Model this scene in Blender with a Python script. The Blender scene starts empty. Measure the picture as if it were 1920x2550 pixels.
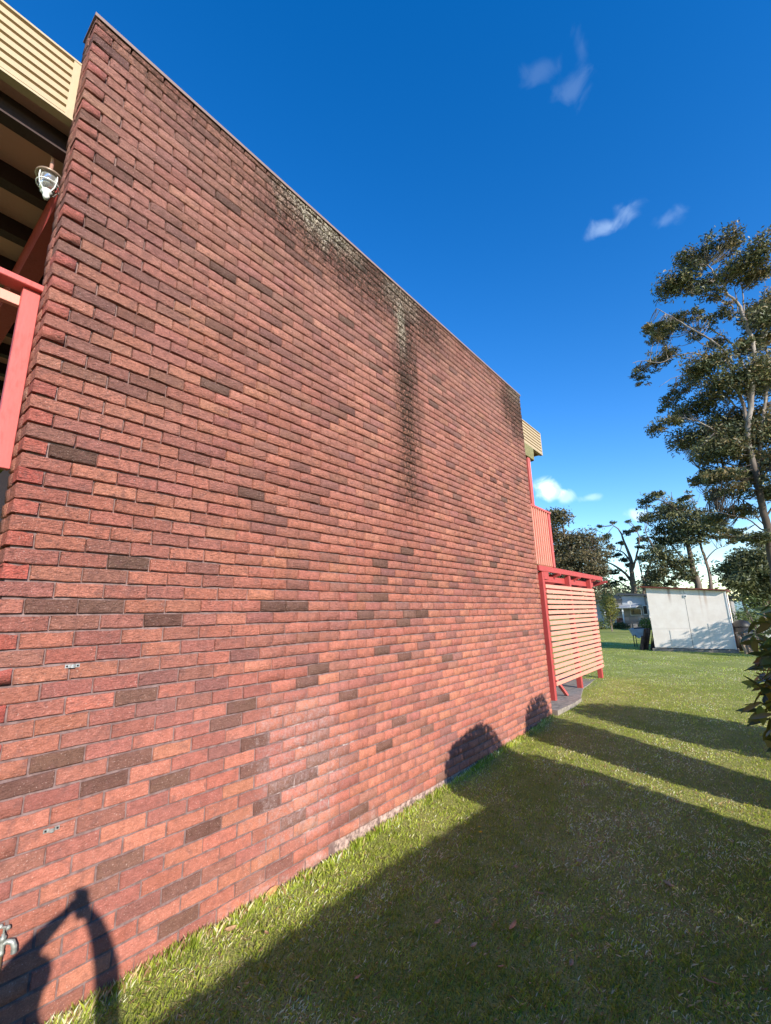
import bpy, bmesh, math, random
import numpy as np
from mathutils import Vector, Matrix
random.seed(7); RNG = np.random.default_rng(11)
R = math.radians
S = bpy.context.scene
COL = S.collection

# ------------------------------------------------------------------ camera
YAW, PIT, ROL = 0.678552, 0.229844, -0.025851
CAM = np.array([2.9065, -0.5113, 1.8527]); FPX = 1100.65
FW = np.array([-math.sin(YAW)*math.cos(PIT), math.cos(YAW)*math.cos(PIT), math.sin(PIT)])
_R0 = np.array([math.cos(YAW), math.sin(YAW), 0.0]); _U0 = np.cross(_R0, FW)
RT = math.cos(ROL)*_R0 + math.sin(ROL)*_U0
UP = -math.sin(ROL)*_R0 + math.cos(ROL)*_U0
cd = bpy.data.cameras.new('camera'); cam = bpy.data.objects.new('camera', cd); COL.objects.link(cam)
cam.matrix_world = Matrix(((RT[0], UP[0], -FW[0], CAM[0]), (RT[1], UP[1], -FW[1], CAM[1]), (RT[2], UP[2], -FW[2], CAM[2]), (0, 0, 0, 1)))
cd.sensor_fit = 'VERTICAL'; cd.sensor_height = 24.0; cd.lens = FPX/2550*24.0
cd.clip_start = 0.02; cd.clip_end = 3000
S.camera = cam
S.render.resolution_x = 771; S.render.resolution_y = 1024

# ------------------------------------------------------------------ sky, sun, exposure
SUN = np.array([0.8636, -0.3139, 0.3945]); SUN /= np.linalg.norm(SUN)
SUN_EL = math.asin(SUN[2]); SUN_AZ = math.atan2(SUN[0], SUN[1])     # clockwise from +Y
world = bpy.data.worlds.new('World'); S.world = world; world.use_nodes = True
wt = world.node_tree; wt.nodes.clear()
def dirpx(u, v):
    d = FW + RT*((u-960)/FPX) - UP*((v-1275)/FPX); return d/np.linalg.norm(d)
def build_world():
    nd, lk = wt.nodes, wt.links
    out = nd.new('ShaderNodeOutputWorld'); bg = nd.new('ShaderNodeBackground')
    sky = nd.new('ShaderNodeTexSky'); sky.sky_type = 'NISHITA'; sky.sun_disc = False
    sky.sun_elevation = SUN_EL; sky.sun_rotation = SUN_AZ
    sky.air_density = 1.0; sky.dust_density = 0.0; sky.ozone_density = 2.0; sky.altitude = 20
    hs = nd.new('ShaderNodeHueSaturation'); hs.inputs['Saturation'].default_value = 1.42; hs.inputs['Hue'].default_value = 0.511
    hs.inputs['Value'].default_value = 1.0
    lk.new(sky.outputs[0], hs.inputs['Color'])
    tc = nd.new('ShaderNodeTexCoord')
    def vm(op, a, b=None):
        n = nd.new('ShaderNodeVectorMath'); n.operation = op; lk.new(a, n.inputs[0])
        if b is not None: n.inputs[1].default_value = b
        return n.outputs['Value'] if op == 'DOT_PRODUCT' else n.outputs[0]
    def mt(op, a, b=None, cl=False):
        n = nd.new('ShaderNodeMath'); n.operation = op; n.use_clamp = cl
        for i, x in enumerate((a, b)):
            if x is None: continue
            if isinstance(x, (int, float)): n.inputs[i].default_value = x
            else: lk.new(x, n.inputs[i])
        return n.outputs[0]
    def noise(scale, detail, dist):
        n = nd.new('ShaderNodeTexNoise'); n.inputs['Scale'].default_value = scale; n.inputs['Detail'].default_value = detail
        n.inputs['Distortion'].default_value = dist; lk.new(tc.outputs['Generated'], n.inputs['Vector']); return n.outputs['Fac']
    n1 = noise(26, 6, 0.6); n2 = noise(9, 4, 0.3)
    clouds = [  # px u, v, half-width, half-height (rad), softness, strength
        (1425, 228, .030, .022, 1.0, .065), (1450, 118, .014, .030, 1.0, .045), (1345, 178, .030, .016, 1.0, .05),
        (1505, 566, .028, .016, .95, .22), (1560, 530, .030, .022, 1.0, .16), (1662, 548, .026, .014, 1.0, .10),
        (1362, 1220, .029, .025, .7, 1.0), (1408, 1238, .016, .013, .8, .5), (1470, 1239, .018, .008, .8, .32),
        (1590, 1285, .030, .016, .6, .6), (1900, 1335, .05, .03, .8, .5)]
    tot = None
    for u, v, rx, ry, soft, st in clouds:
        d0 = dirpx(u, v); r0 = np.cross(d0, [0, 0, 1.0]); r0 /= np.linalg.norm(r0); u0 = np.cross(r0, d0)
        a = mt('DIVIDE', vm('DOT_PRODUCT', tc.outputs['Generated'], r0.tolist()), rx)
        b = mt('DIVIDE', vm('DOT_PRODUCT', tc.outputs['Generated'], u0.tolist()), ry)
        front = mt('GREATER_THAN', vm('DOT_PRODUCT', tc.outputs['Generated'], d0.tolist()), 0.5)
        rr = mt('SQRT', mt('ADD', mt('MULTIPLY', a, a), mt('MULTIPLY', b, b)))
        rr = mt('ADD', rr, mt('MULTIPLY', mt('SUBTRACT', n1, 0.5), 2.6*soft))
        rr = mt('ADD', rr, mt('MULTIPLY', mt('SUBTRACT', n2, 0.5), 1.2*soft))
        mr = nd.new('ShaderNodeMapRange'); mr.interpolation_type = 'SMOOTHSTEP'
        lk.new(rr, mr.inputs['Value']); mr.inputs['From Min'].default_value = 1.15; mr.inputs['From Max'].default_value = 1.0-soft*1.1
        mr.inputs['To Min'].default_value = 0; mr.inputs['To Max'].default_value = st
        m = mt('MULTIPLY', mr.outputs[0], front)
        tot = m if tot is None else mt('ADD', tot, m)
    tot = mt('MINIMUM', tot, 0.93)
    mx = nd.new('ShaderNodeMix'); mx.data_type = 'RGBA'
    lk.new(tot, mx.inputs['Factor']); lk.new(hs.outputs[0], mx.inputs[6]); mx.inputs[7].default_value = (4.3, 5.3, 6.2, 1)
    lk.new(mx.outputs[2], bg.inputs['Color']); bg.inputs['Strength'].default_value = 0.15
    lk.new(bg.outputs[0], out.inputs[0])
build_world()
sd = bpy.data.lights.new('sun', 'SUN'); sd.energy = 4.2; sd.angle = R(0.53); sd.color = (1.0, 0.93, 0.82)
sun = bpy.data.objects.new('sun', sd); COL.objects.link(sun); sun.location = (20, -8, 12)
sun.rotation_euler = Vector(SUN).to_track_quat('Z', 'Y').to_euler()
S.view_settings.view_transform = 'Standard'; S.view_settings.look = 'None'
S.view_settings.exposure = 0.92; S.view_settings.gamma = 1.0; S.view_settings.use_curve_mapping = False
S.render.engine = 'CYCLES'

# ------------------------------------------------------------------ helpers
def at(u, v, Y):                      # world point at along-wall depth Y seen near photograph pixel u, v
    d = FW + RT*((u-960)/FPX) - UP*((v-1275)/FPX); t = (Y-CAM[1])/d[1]; return CAM + d*t
def proj(P):
    P = np.asarray(P, float) - CAM; w = P @ FW
    return 960 + FPX*(P @ RT)/w, 1275 - FPX*(P @ UP)/w, w
def tag(o, label=None, cat=None, group=None, kind=None):
    if label: o['label'] = label
    if cat: o['category'] = cat
    if group: o['group'] = group
    if kind: o['kind'] = kind
    return o
def empty(name, loc, label, cat, group=None, rz=0.0):
    o = bpy.data.objects.new(name, None); COL.objects.link(o); o.location = loc; o.rotation_euler.z = rz
    o.empty_display_size = 0.1
    return tag(o, label, cat, group)
def link(name, me, parent=None, mat=None, loc=None):
    o = bpy.data.objects.new(name, me); COL.objects.link(o)
    if mat is not None and not me.materials: me.materials.append(mat)
    if parent is not None: o.parent = parent
    if loc is not None: o.location = loc
    return o
class MB:
    def __init__(s): s.v = []; s.f = []; s.sm = []
    def add(s, vs, fs, sm=False):
        n = len(s.v); s.v += [tuple(map(float, p)) for p in vs]; s.f += [tuple(i+n for i in f) for f in fs]; s.sm += [sm]*len(fs); return s
    def box(s, x0, x1, y0, y1, z0, z1, b=0.0):
        if b <= 0:
            s.add([(x0,y0,z0),(x1,y0,z0),(x1,y1,z0),(x0,y1,z0),(x0,y0,z1),(x1,y0,z1),(x1,y1,z1),(x0,y1,z1)],
                  [(0,3,2,1),(4,5,6,7),(0,1,5,4),(1,2,6,5),(2,3,7,6),(3,0,4,7)])
        else:
            bm = bmesh.new(); bmesh.ops.create_cube(bm, size=1)
            for v in bm.verts: v.co = Vector((x0+(v.co.x+.5)*(x1-x0), y0+(v.co.y+.5)*(y1-y0), z0+(v.co.z+.5)*(z1-z0)))
            bmesh.ops.bevel(bm, geom=bm.edges[:], offset=b, segments=1, affect='EDGES', profile=.5)
            bm.verts.index_update()
            s.add([v.co[:] for v in bm.verts], [tuple(v.index for v in f.verts) for f in bm.faces]); bm.free()
        return s
    def bar(s, p, q, w, h, up=(0,0,1)):
        p, q = Vector(p), Vector(q); d = (q-p).normalized(); a = d.cross(Vector(up)).normalized()*w/2; c = a.cross(d).normalized()*h/2
        s.add([p-a-c,p+a-c,p+a+c,p-a+c,q-a-c,q+a-c,q+a+c,q-a+c], [(0,1,2,3),(7,6,5,4),(0,4,5,1),(1,5,6,2),(2,6,7,3),(3,7,4,0)]); return s
    def tube(s, pts, rad, n=8, cap=True):
        pts = [Vector(p) for p in pts]; m = len(pts)
        if not hasattr(rad, '__len__'): rad = [rad]*m
        ref = Vector((0.31, 0.2, 0.93)); vs = []
        for i, p in enumerate(pts):
            d = (pts[min(i+1,m-1)]-pts[max(i-1,0)]).normalized()
            if abs(d.dot(ref)) > .95: ref = Vector((0.9, 0.3, 0.1))
            a = d.cross(ref).normalized(); b = d.cross(a)
            for k in range(n):
                t = 2*math.pi*k/n; vs.append(p + (a*math.cos(t)+b*math.sin(t))*rad[i])
        fs = [(i*n+k, i*n+(k+1)%n, (i+1)*n+(k+1)%n, (i+1)*n+k) for i in range(m-1) for k in range(n)]
        s.add(vs, fs, True)
        if cap: s.add([vs[k] for k in range(n)], [tuple(range(n))]); s.add([vs[(m-1)*n+k] for k in range(n)], [tuple(reversed(range(n)))])
        return s
    def lathe(s, prof, c=(0,0,0), n=20):
        vs = [(c[0]+r*math.cos(2*math.pi*k/n), c[1]+r*math.sin(2*math.pi*k/n), c[2]+z) for r, z in prof for k in range(n)]
        s.add(vs, [(i*n+k, i*n+(k+1)%n, (i+1)*n+(k+1)%n, (i+1)*n+k) for i in range(len(prof)-1) for k in range(n)], True); return s
    def mesh(s, name, mat):
        me = bpy.data.meshes.new(name); me.from_pydata(s.v, [], s.f)
        me.polygons.foreach_set('use_smooth', s.sm); me.materials.append(mat); me.update(); return me
    def build(s, name, mat, parent=None, loc=None): return link(name, s.mesh(name, mat), parent, None, loc)
def np_mesh(name, V, F, mat, col=None, smooth=False):
    """V (n,3); F (m,k) all faces with k corners; col (m,3) colour per face"""
    me = bpy.data.meshes.new(name); n, (m, k) = len(V), F.shape
    me.vertices.add(n); me.vertices.foreach_set('co', np.ascontiguousarray(V, np.float32).ravel())
    me.loops.add(m*k); me.loops.foreach_set('vertex_index', np.ascontiguousarray(F, np.int32).ravel())
    me.polygons.add(m); me.polygons.foreach_set('loop_start', np.arange(0, m*k, k, dtype=np.int32))
    me.polygons.foreach_set('loop_total', np.full(m, k, np.int32))
    if smooth: me.polygons.foreach_set('use_smooth', np.ones(m, bool))
    me.update(calc_edges=True)
    if col is not None:
        a = me.color_attributes.new('Col', 'FLOAT_COLOR', 'CORNER')
        c = np.ones((m, k, 4), np.float32); c[:, :, :3] = col[:, None, :]; a.data.foreach_set('color', c.ravel())
    me.materials.append(mat); return me

# ------------------------------------------------------------------ materials
class NT:
    def __init__(s, name):
        s.m = bpy.data.materials.new(name); s.m.use_nodes = True; s.t = s.m.node_tree; s.t.nodes.clear()
        s.out = s.t.nodes.new('ShaderNodeOutputMaterial'); s.geo = None
    def n(s, t, **kw):
        x = s.t.nodes.new(t)
        for k, v in kw.items(): setattr(x, k, v)
        return x
    def l(s, a, b): s.t.links.new(a, b)
    def put(s, inp, v):
        if v is None: return
        if isinstance(v, bpy.types.NodeSocket): s.l(v, inp)
        elif isinstance(v, (tuple, list)) and len(v) == 3 and inp.type == 'RGBA': inp.default_value = (*v, 1)
        else: inp.default_value = v
    def pos(s):
        if s.geo is None: s.geo = s.n('ShaderNodeNewGeometry')
        return s.geo.outputs['Position']
    def xyz(s):
        x = s.n('ShaderNodeSeparateXYZ'); s.l(s.pos(), x.inputs[0]); return x.outputs
    def math(s, op, a, b=None, c=None, clamp=False):
        x = s.n('ShaderNodeMath', operation=op, use_clamp=clamp)
        for i, v in enumerate((a, b, c)): s.put(x.inputs[i], v)
        return x.outputs[0]
    def scale(s, vec, sc):
        x = s.n('ShaderNodeVectorMath', operation='MULTIPLY'); s.l(vec, x.inputs[0]); x.inputs[1].default_value = sc; return x.outputs[0]
    def noise(s, vec, sc, det=2, rough=.5, dist=0):
        x = s.n('ShaderNodeTexNoise'); s.l(vec, x.inputs['Vector']); x.inputs['Scale'].default_value = sc
        x.inputs['Detail'].default_value = det; x.inputs['Roughness'].default_value = rough; x.inputs['Distortion'].default_value = dist; return x.outputs['Fac']
    def mapr(s, v, a, b, c=0., d=1., smooth=True):
        x = s.n('ShaderNodeMapRange', interpolation_type='SMOOTHSTEP' if smooth else 'LINEAR')
        s.put(x.inputs['Value'], v); x.inputs['From Min'].default_value = a; x.inputs['From Max'].default_value = b
        x.inputs['To Min'].default_value = c; x.inputs['To Max'].default_value = d; return x.outputs[0]
    def mix(s, f, a, b, blend='MIX'):
        x = s.n('ShaderNodeMix', data_type='RGBA', blend_type=blend); s.put(x.inputs['Factor'], f); s.put(x.inputs[6], a); s.put(x.inputs[7], b); return x.outputs[2]
    def bump(s, h, dist, st=1.0):
        x = s.n('ShaderNodeBump'); s.l(h, x.inputs['Height']); x.inputs['Distance'].default_value = dist; x.inputs['Strength'].default_value = st; return x.outputs[0]
    def bsdf(s, col, rough=.8, nrm=None, spec=.3, metal=0., **kw):
        b = s.n('ShaderNodeBsdfPrincipled'); s.put(b.inputs['Base Color'], col); s.put(b.inputs['Roughness'], rough)
        b.inputs['Specular IOR Level'].default_value = spec; b.inputs['Metallic'].default_value = metal
        if nrm is not None: s.l(nrm, b.inputs['Normal'])
        for k, v in kw.items(): s.put(b.inputs[k.replace('_', ' ')], v)
        s.l(b.outputs[0], s.out.inputs[0]); return b
    def attr(s, name): x = s.n('ShaderNodeAttribute'); x.attribute_name = name; return x.outputs['Color']

def paint(name, col, rough=.55, dirt=.18, wear=(.35, .3, .27), spec=.3, sc=6.0, metal=0.0, bump=.0006):
    t = NT(name); p = t.pos()
    a = t.noise(p, sc, 5, .6); b = t.noise(t.scale(p, (1, 1, .25)), sc*9, 4, .65)
    f = t.math('MULTIPLY', t.mapr(t.math('ADD', a, t.math('MULTIPLY', t.math('SUBTRACT', b, .5), .8)), .48, .75), dirt)
    c = t.mix(f, col, tuple(col[i]*wear[i]*1.6 for i in range(3)))
    t.bsdf(c, t.mapr(b, .3, .7, rough-.08, rough+.1), t.bump(b, bump*3, .5), spec, metal); return t.m

def stain_nodes(t):
    """mould, lichen and salt masks in wall coordinates (metres along and up the wall)"""
    x, y, z = t.xyz(); p = t.pos()
    big = t.math('SUBTRACT', t.noise(p, 2.6, 4, .6), .5); fine = t.noise(p, 58, 4, .72); mid = t.noise(p, 24, 3, .6)
    strk = t.math('SUBTRACT', t.noise(t.scale(p, (1, 1, .12)), 9, 3, .6), .5)
    M = lambda a, b: t.math('MULTIPLY', a, b)
    A = lambda a, b: t.math('ADD', a, b)
    yb = A(y, M(big, .9)); zb = A(z, A(M(strk, .55), M(big, .35)))
    band = M(M(t.mapr(zb, 4.95, 6.0), t.mapr(yb, .6, 2.2)), t.mapr(yb, 5.4, 3.6))
    nearb = M(M(t.mapr(zb, 5.3, 6.0), t.mapr(yb, .05, .4)), .25)
    wdt = t.math('ABSOLUTE', t.math('SUBTRACT', A(y, M(strk, .35)), 3.58))
    stk = M(t.mapr(wdt, .44, -.05), M(t.mapr(zb, 2.75, 3.3), t.mapr(z, 3.0, 5.1, .55, 1.0)))
    pat = M(M(t.mapr(zb, 4.5, 5.75), t.mapr(A(yb, M(strk, .8)), 5.95, 7.15)), 1.0)
    topd = M(t.mapr(zb, 5.72, 6.0), .42)
    amt = t.math('MAXIMUM', t.math('MAXIMUM', band, stk), t.math('MAXIMUM', pat, t.math('MAXIMUM', nearb, topd)))
    thr = A(M(fine, .6), M(mid, .4))
    mould = t.math('MINIMUM', A(M(amt, M(t.mapr(thr, .58, .45), 1.3)), M(amt, .40)), 1.0)
    l1 = M(M(t.mapr(zb, 5.62, 5.98), t.mapr(yb, 1.25, 2.0)), t.mapr(yb, 3.0, 2.1))
    wl = t.math('ABSOLUTE', t.math('SUBTRACT', A(y, M(strk, .3)), 3.52))
    l2 = M(M(t.mapr(A(wl, M(big, .25)), .20, -.02), t.mapr(zb, 4.85, 5.45)), t.mapr(zb, 6.05, 5.6))
    l3 = M(M(t.mapr(wl, .5, .2), t.mapr(z, 5.55, 5.8)), .35)
    l4 = M(M(t.mapr(z, 5.6, 5.98), t.mapr(y, 6.6, 7.0)), .3)
    la = t.math('MAXIMUM', t.math('MAXIMUM', l1, l2), t.math('MAXIMUM', l3, l4))
    lich = t.math('MINIMUM', M(M(la, t.mapr(A(M(fine, .7), M(mid, .3)), .48, .57)), 1.35), 1.0)
    e1 = M(M(t.mapr(yb, 1.2, 1.75), t.mapr(yb, 3.1, 2.2)), M(t.mapr(z, .12, .3), t.mapr(z, 1.75, 1.1)))
    e2 = M(t.mapr(A(z, A(M(big, .4), M(strk, .2))), .30, .0), t.mapr(y, .2, 2.6, .55, 1.0))
    e3 = M(M(t.mapr(yb, 3.2, 4.6), t.mapr(z, .2, .5)), M(t.mapr(z, 1.9, 1.2), .5))
    return mould, lich, e1, e2, e3, fine, mid, big

def brick_material(name, source):
    t = NT(name); p = t.pos()
    if source == 'object':
        base = t.n('ShaderNodeObjectInfo').outputs['Color']
    else: base = t.attr('Col')
    mould, lich, e1, e2, e3, fine, mid, big = stain_nodes(t)
    x, y, z = t.xyz()
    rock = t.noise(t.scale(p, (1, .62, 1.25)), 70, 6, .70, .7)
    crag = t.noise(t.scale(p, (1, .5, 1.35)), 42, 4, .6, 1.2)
    grit = t.noise(p, 420, 3, .7)
    v = t.math('MULTIPLY', t.mapr(mid, .25, .75, .80, 1.2, False), t.mapr(t.noise(p, 150, 3, .7), .3, .7, .82, 1.2, False))
    hsv = t.n('ShaderNodeHueSaturation'); t.l(base, hsv.inputs['Color']); t.l(v, hsv.inputs['Value'])
    c = hsv.outputs[0]
    c = t.mix(t.math('MULTIPLY', t.math('MULTIPLY', t.mapr(rock, .52, .34), t.mapr(z, .8, 2.4, .40, 1.0)), .50), c, (.11, .052, .042))  # cavity shade painted into the colour: low spots of the relief go darker
    c = t.mix(t.math('MULTIPLY', t.math('MULTIPLY', t.mapr(crag, .42, .30), t.mapr(z, .8, 2.4, .30, 1.0)), .55), c, (.075, .038, .03))  # hollows of the crags get painted shade as well
    c = t.mix(t.math('MULTIPLY', t.mapr(grit, .62, .70), .6), c, (.66, .46, .37))
    c = t.mix(t.math('MULTIPLY', t.mapr(t.noise(p, 13, 4, .65, .6), .50, .70), .52), c, (.22, .105, .088))
    sp = t.mapr(t.noise(p, 150, 2, .5), .66, .73)
    salt = t.math('ADD', t.math('MULTIPLY', t.math('ADD', e1, e3), .55), t.math('MULTIPLY', e2, .72))
    sm = t.mapr(t.math('SUBTRACT', t.math('MULTIPLY', salt, .8), t.math('ADD', t.math('MULTIPLY', mid, .6), t.math('MULTIPLY', fine, .4))), -.18, .25)
    c = t.mix(t.math('MULTIPLY', sm, .62), c, (.62, .47, .44))
    c = t.mix(t.math('MULTIPLY', sp, .6), c, (.66, .50, .42))
    c = t.mix(t.math('MULTIPLY', mould, .9), c, (.036, .028, .02))
    c = t.mix(t.math('MULTIPLY', lich, .9), c, (.56, .49, .37))
    amp = t.mapr(t.math('ADD', z, big), .9, 2.4, .35, 1.0)
    h = t.math('ADD', t.math('MULTIPLY', t.math('ADD', rock, t.math('MULTIPLY', crag, .9)), amp), t.math('MULTIPLY', grit, .16))
    t.bsdf(c, .92, t.bump(h, .022, 1.0), .12); return t.m

def mortar_material():
    t = NT('mortar'); p = t.pos()
    mould, lich, e1, e2, e3, fine, mid, big = stain_nodes(t)
    c = t.mix(t.mapr(mid, .3, .7), (.15, .095, .087), (.25, .172, .16))
    salt = t.math('ADD', t.math('MULTIPLY', t.math('ADD', e1, e3), .5), t.math('MULTIPLY', e2, .4))
    sm = t.mapr(t.math('SUBTRACT', salt, t.math('ADD', t.math('MULTIPLY', t.noise(p, 7, 5, .75), 1.15), t.math('MULTIPLY', big, .8))), -.08, .22)
    c = t.mix(t.math('MULTIPLY', sm, .62), c, (.70, .58, .54))
    c = t.mix(t.math('MULTIPLY', mould, .8), c, (.04, .032, .026))
    t.bsdf(c, .95, t.bump(t.noise(p, 300, 3, .7), .002, .6), .1); return t.m

def simple(name, col, rough=.8, spec=.3, metal=0., var=.15, sc=20, bump=0.):
    t = NT(name); p = t.pos(); a = t.noise(p, sc, 4, .6)
    c = t.mix(t.mapr(a, .3, .7), tuple(x*(1-var) for x in col), tuple(min(1, x*(1+var)) for x in col))
    t.bsdf(c, rough, t.bump(a, bump, .6) if bump else None, spec, metal); return t.m

def leaf_material(name, trans=.25, rough=.5, spec=.25, gain=1.0):
    t = NT(name); c = t.attr('Col')
    v = t.n('ShaderNodeHueSaturation'); t.l(c, v.inputs['Color']); v.inputs['Value'].default_value = gain; c = v.outputs[0]
    b = t.n('ShaderNodeBsdfPrincipled'); t.l(c, b.inputs['Base Color']); b.inputs['Roughness'].default_value = rough; b.inputs['Specular IOR Level'].default_value = spec
    tr = t.n('ShaderNodeBsdfTranslucent'); t.l(c, tr.inputs['Color'])
    mx = t.n('ShaderNodeMixShader'); mx.inputs[0].default_value = trans; t.l(b.outputs[0], mx.inputs[1]); t.l(tr.outputs[0], mx.inputs[2]); t.l(mx.outputs[0], t.out.inputs[0]); return t.m

def bark_material(name, c0, c1, sc=3.0, stocking=False):
    t = NT(name); p = t.pos(); a = t.noise(t.scale(p, (1, 1, .25)), sc, 5, .65)
    c = t.mix(t.mapr(a, .35, .65), c0, c1)
    if stocking: c = t.mix(t.mapr(t.math('ADD', t.xyz()[2], t.math('MULTIPLY', a, 3.0)), 15.0, 10.0), c, (.085, .065, .052))
    t.bsdf(c, .85, t.bump(a, .02, .5), .15); return t.m

def ground_material():
    t = NT('lawn_soil'); p = t.pos(); a = t.noise(p, .9, 5, .6); b = t.noise(p, 9, 5, .7); f = t.noise(p, 90, 3, .7)
    c = t.mix(t.mapr(t.math('ADD', t.math('MULTIPLY', a, .6), t.math('MULTIPLY', b, .4)), .38, .62), (.26, .29, .06), (.40, .38, .13))
    c = t.mix(t.mapr(f, .45, .65), c, (.11, .14, .03))
    t.bsdf(c, .95, t.bump(f, .02, .7), .1); return t.m

MAT = {}
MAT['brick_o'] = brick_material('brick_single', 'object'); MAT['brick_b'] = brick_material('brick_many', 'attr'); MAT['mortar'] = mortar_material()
MAT['red'] = paint('red_paint', (.40, .06, .055), .55, .3); MAT['redshade'] = MAT['red']
MAT['pink'] = paint('pink_paint', (.52, .105, .092), .5, .35)
MAT['slat'] = paint('salmon_paint', (.69, .29, .21), .5, .3)
MAT['cream'] = paint('cream_metal', (.46, .345, .21), .45, .35, (.5, .5, .5), .4)
MAT['creamtrim'] = paint('cream_trim', (.46, .36, .23), .5, .2)
MAT['cap'] = paint('capping_metal', (.23, .155, .135), .5, .3, (.5, .5, .5), .4)
MAT['brown'] = paint('brown_beam', (.045, .024, .022), .6); MAT['soffit'] = paint('soffit_board', (.60, .33, .265), .7)
MAT['oldwood'] = simple('green_grey_timber', (.20, .18, .09), .85, .2, 0, .3, 30, .003)
MAT['white'] = paint('white_paint', (.72, .72, .70), .5)
MAT['dark'] = simple('dark_interior', (.02, .02, .02), .6)
MAT['glass'] = simple('dark_glass', (.03, .035, .04), .08, .6, 0, .1)
MAT['concrete'] = simple('concrete', (.24, .205, .17), .9, .2, 0, .3, 14, .004)
MAT['footing'] = simple('footing_render', (.34, .235, .205), .95, .1, 0, .6, 22, .02)
MAT['soil'] = ground_material()

# ------------------------------------------------------------------ the ground
def sstep(x, a, b): t = np.clip((x-a)/(b-a), 0, 1); return t*t*(3-2*t)
def gz(x, y):
    x = np.asarray(x, float); y = np.asarray(y, float)
    z = np.interp(y, [-50, 2.6, 3.4, 4.2, 6.0, 7.5, 9.5, 13, 400], [-.02, -.012, .015, .05, .095, .165, .215, .25, .25])
    z = z + sstep(y, 26, 42)*sstep(x, -2.5, 1.5)*(-2.1) + sstep(y, 80, 200)*.6
    return z + .012*np.sin(x*2.1+y*1.3)*np.sin(y*1.7-x*.6)
def ground():
    xs = np.unique(np.concatenate([np.linspace(-3, 6, 46), np.linspace(-30, 30, 41), np.linspace(-600, 600, 21)]))
    ys = np.unique(np.concatenate([np.linspace(-3, 14, 69), np.linspace(-30, 60, 61), np.linspace(-500, 700, 25)]))
    X, Y = np.meshgrid(xs, ys); Z = gz(X, Y)
    V = np.stack([X, Y, Z], -1).reshape(-1, 3); n = len(xs)
    i, j = np.meshgrid(np.arange(len(xs)-1), np.arange(len(ys)-1)); a = (j*n+i).ravel()
    F = np.stack([a, a+1, a+n+1, a+n], -1)
    o = link('lawn', np_mesh('lawn', V, F, MAT['soil'], None, True)); tag(o, kind='structure')
ground()

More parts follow.
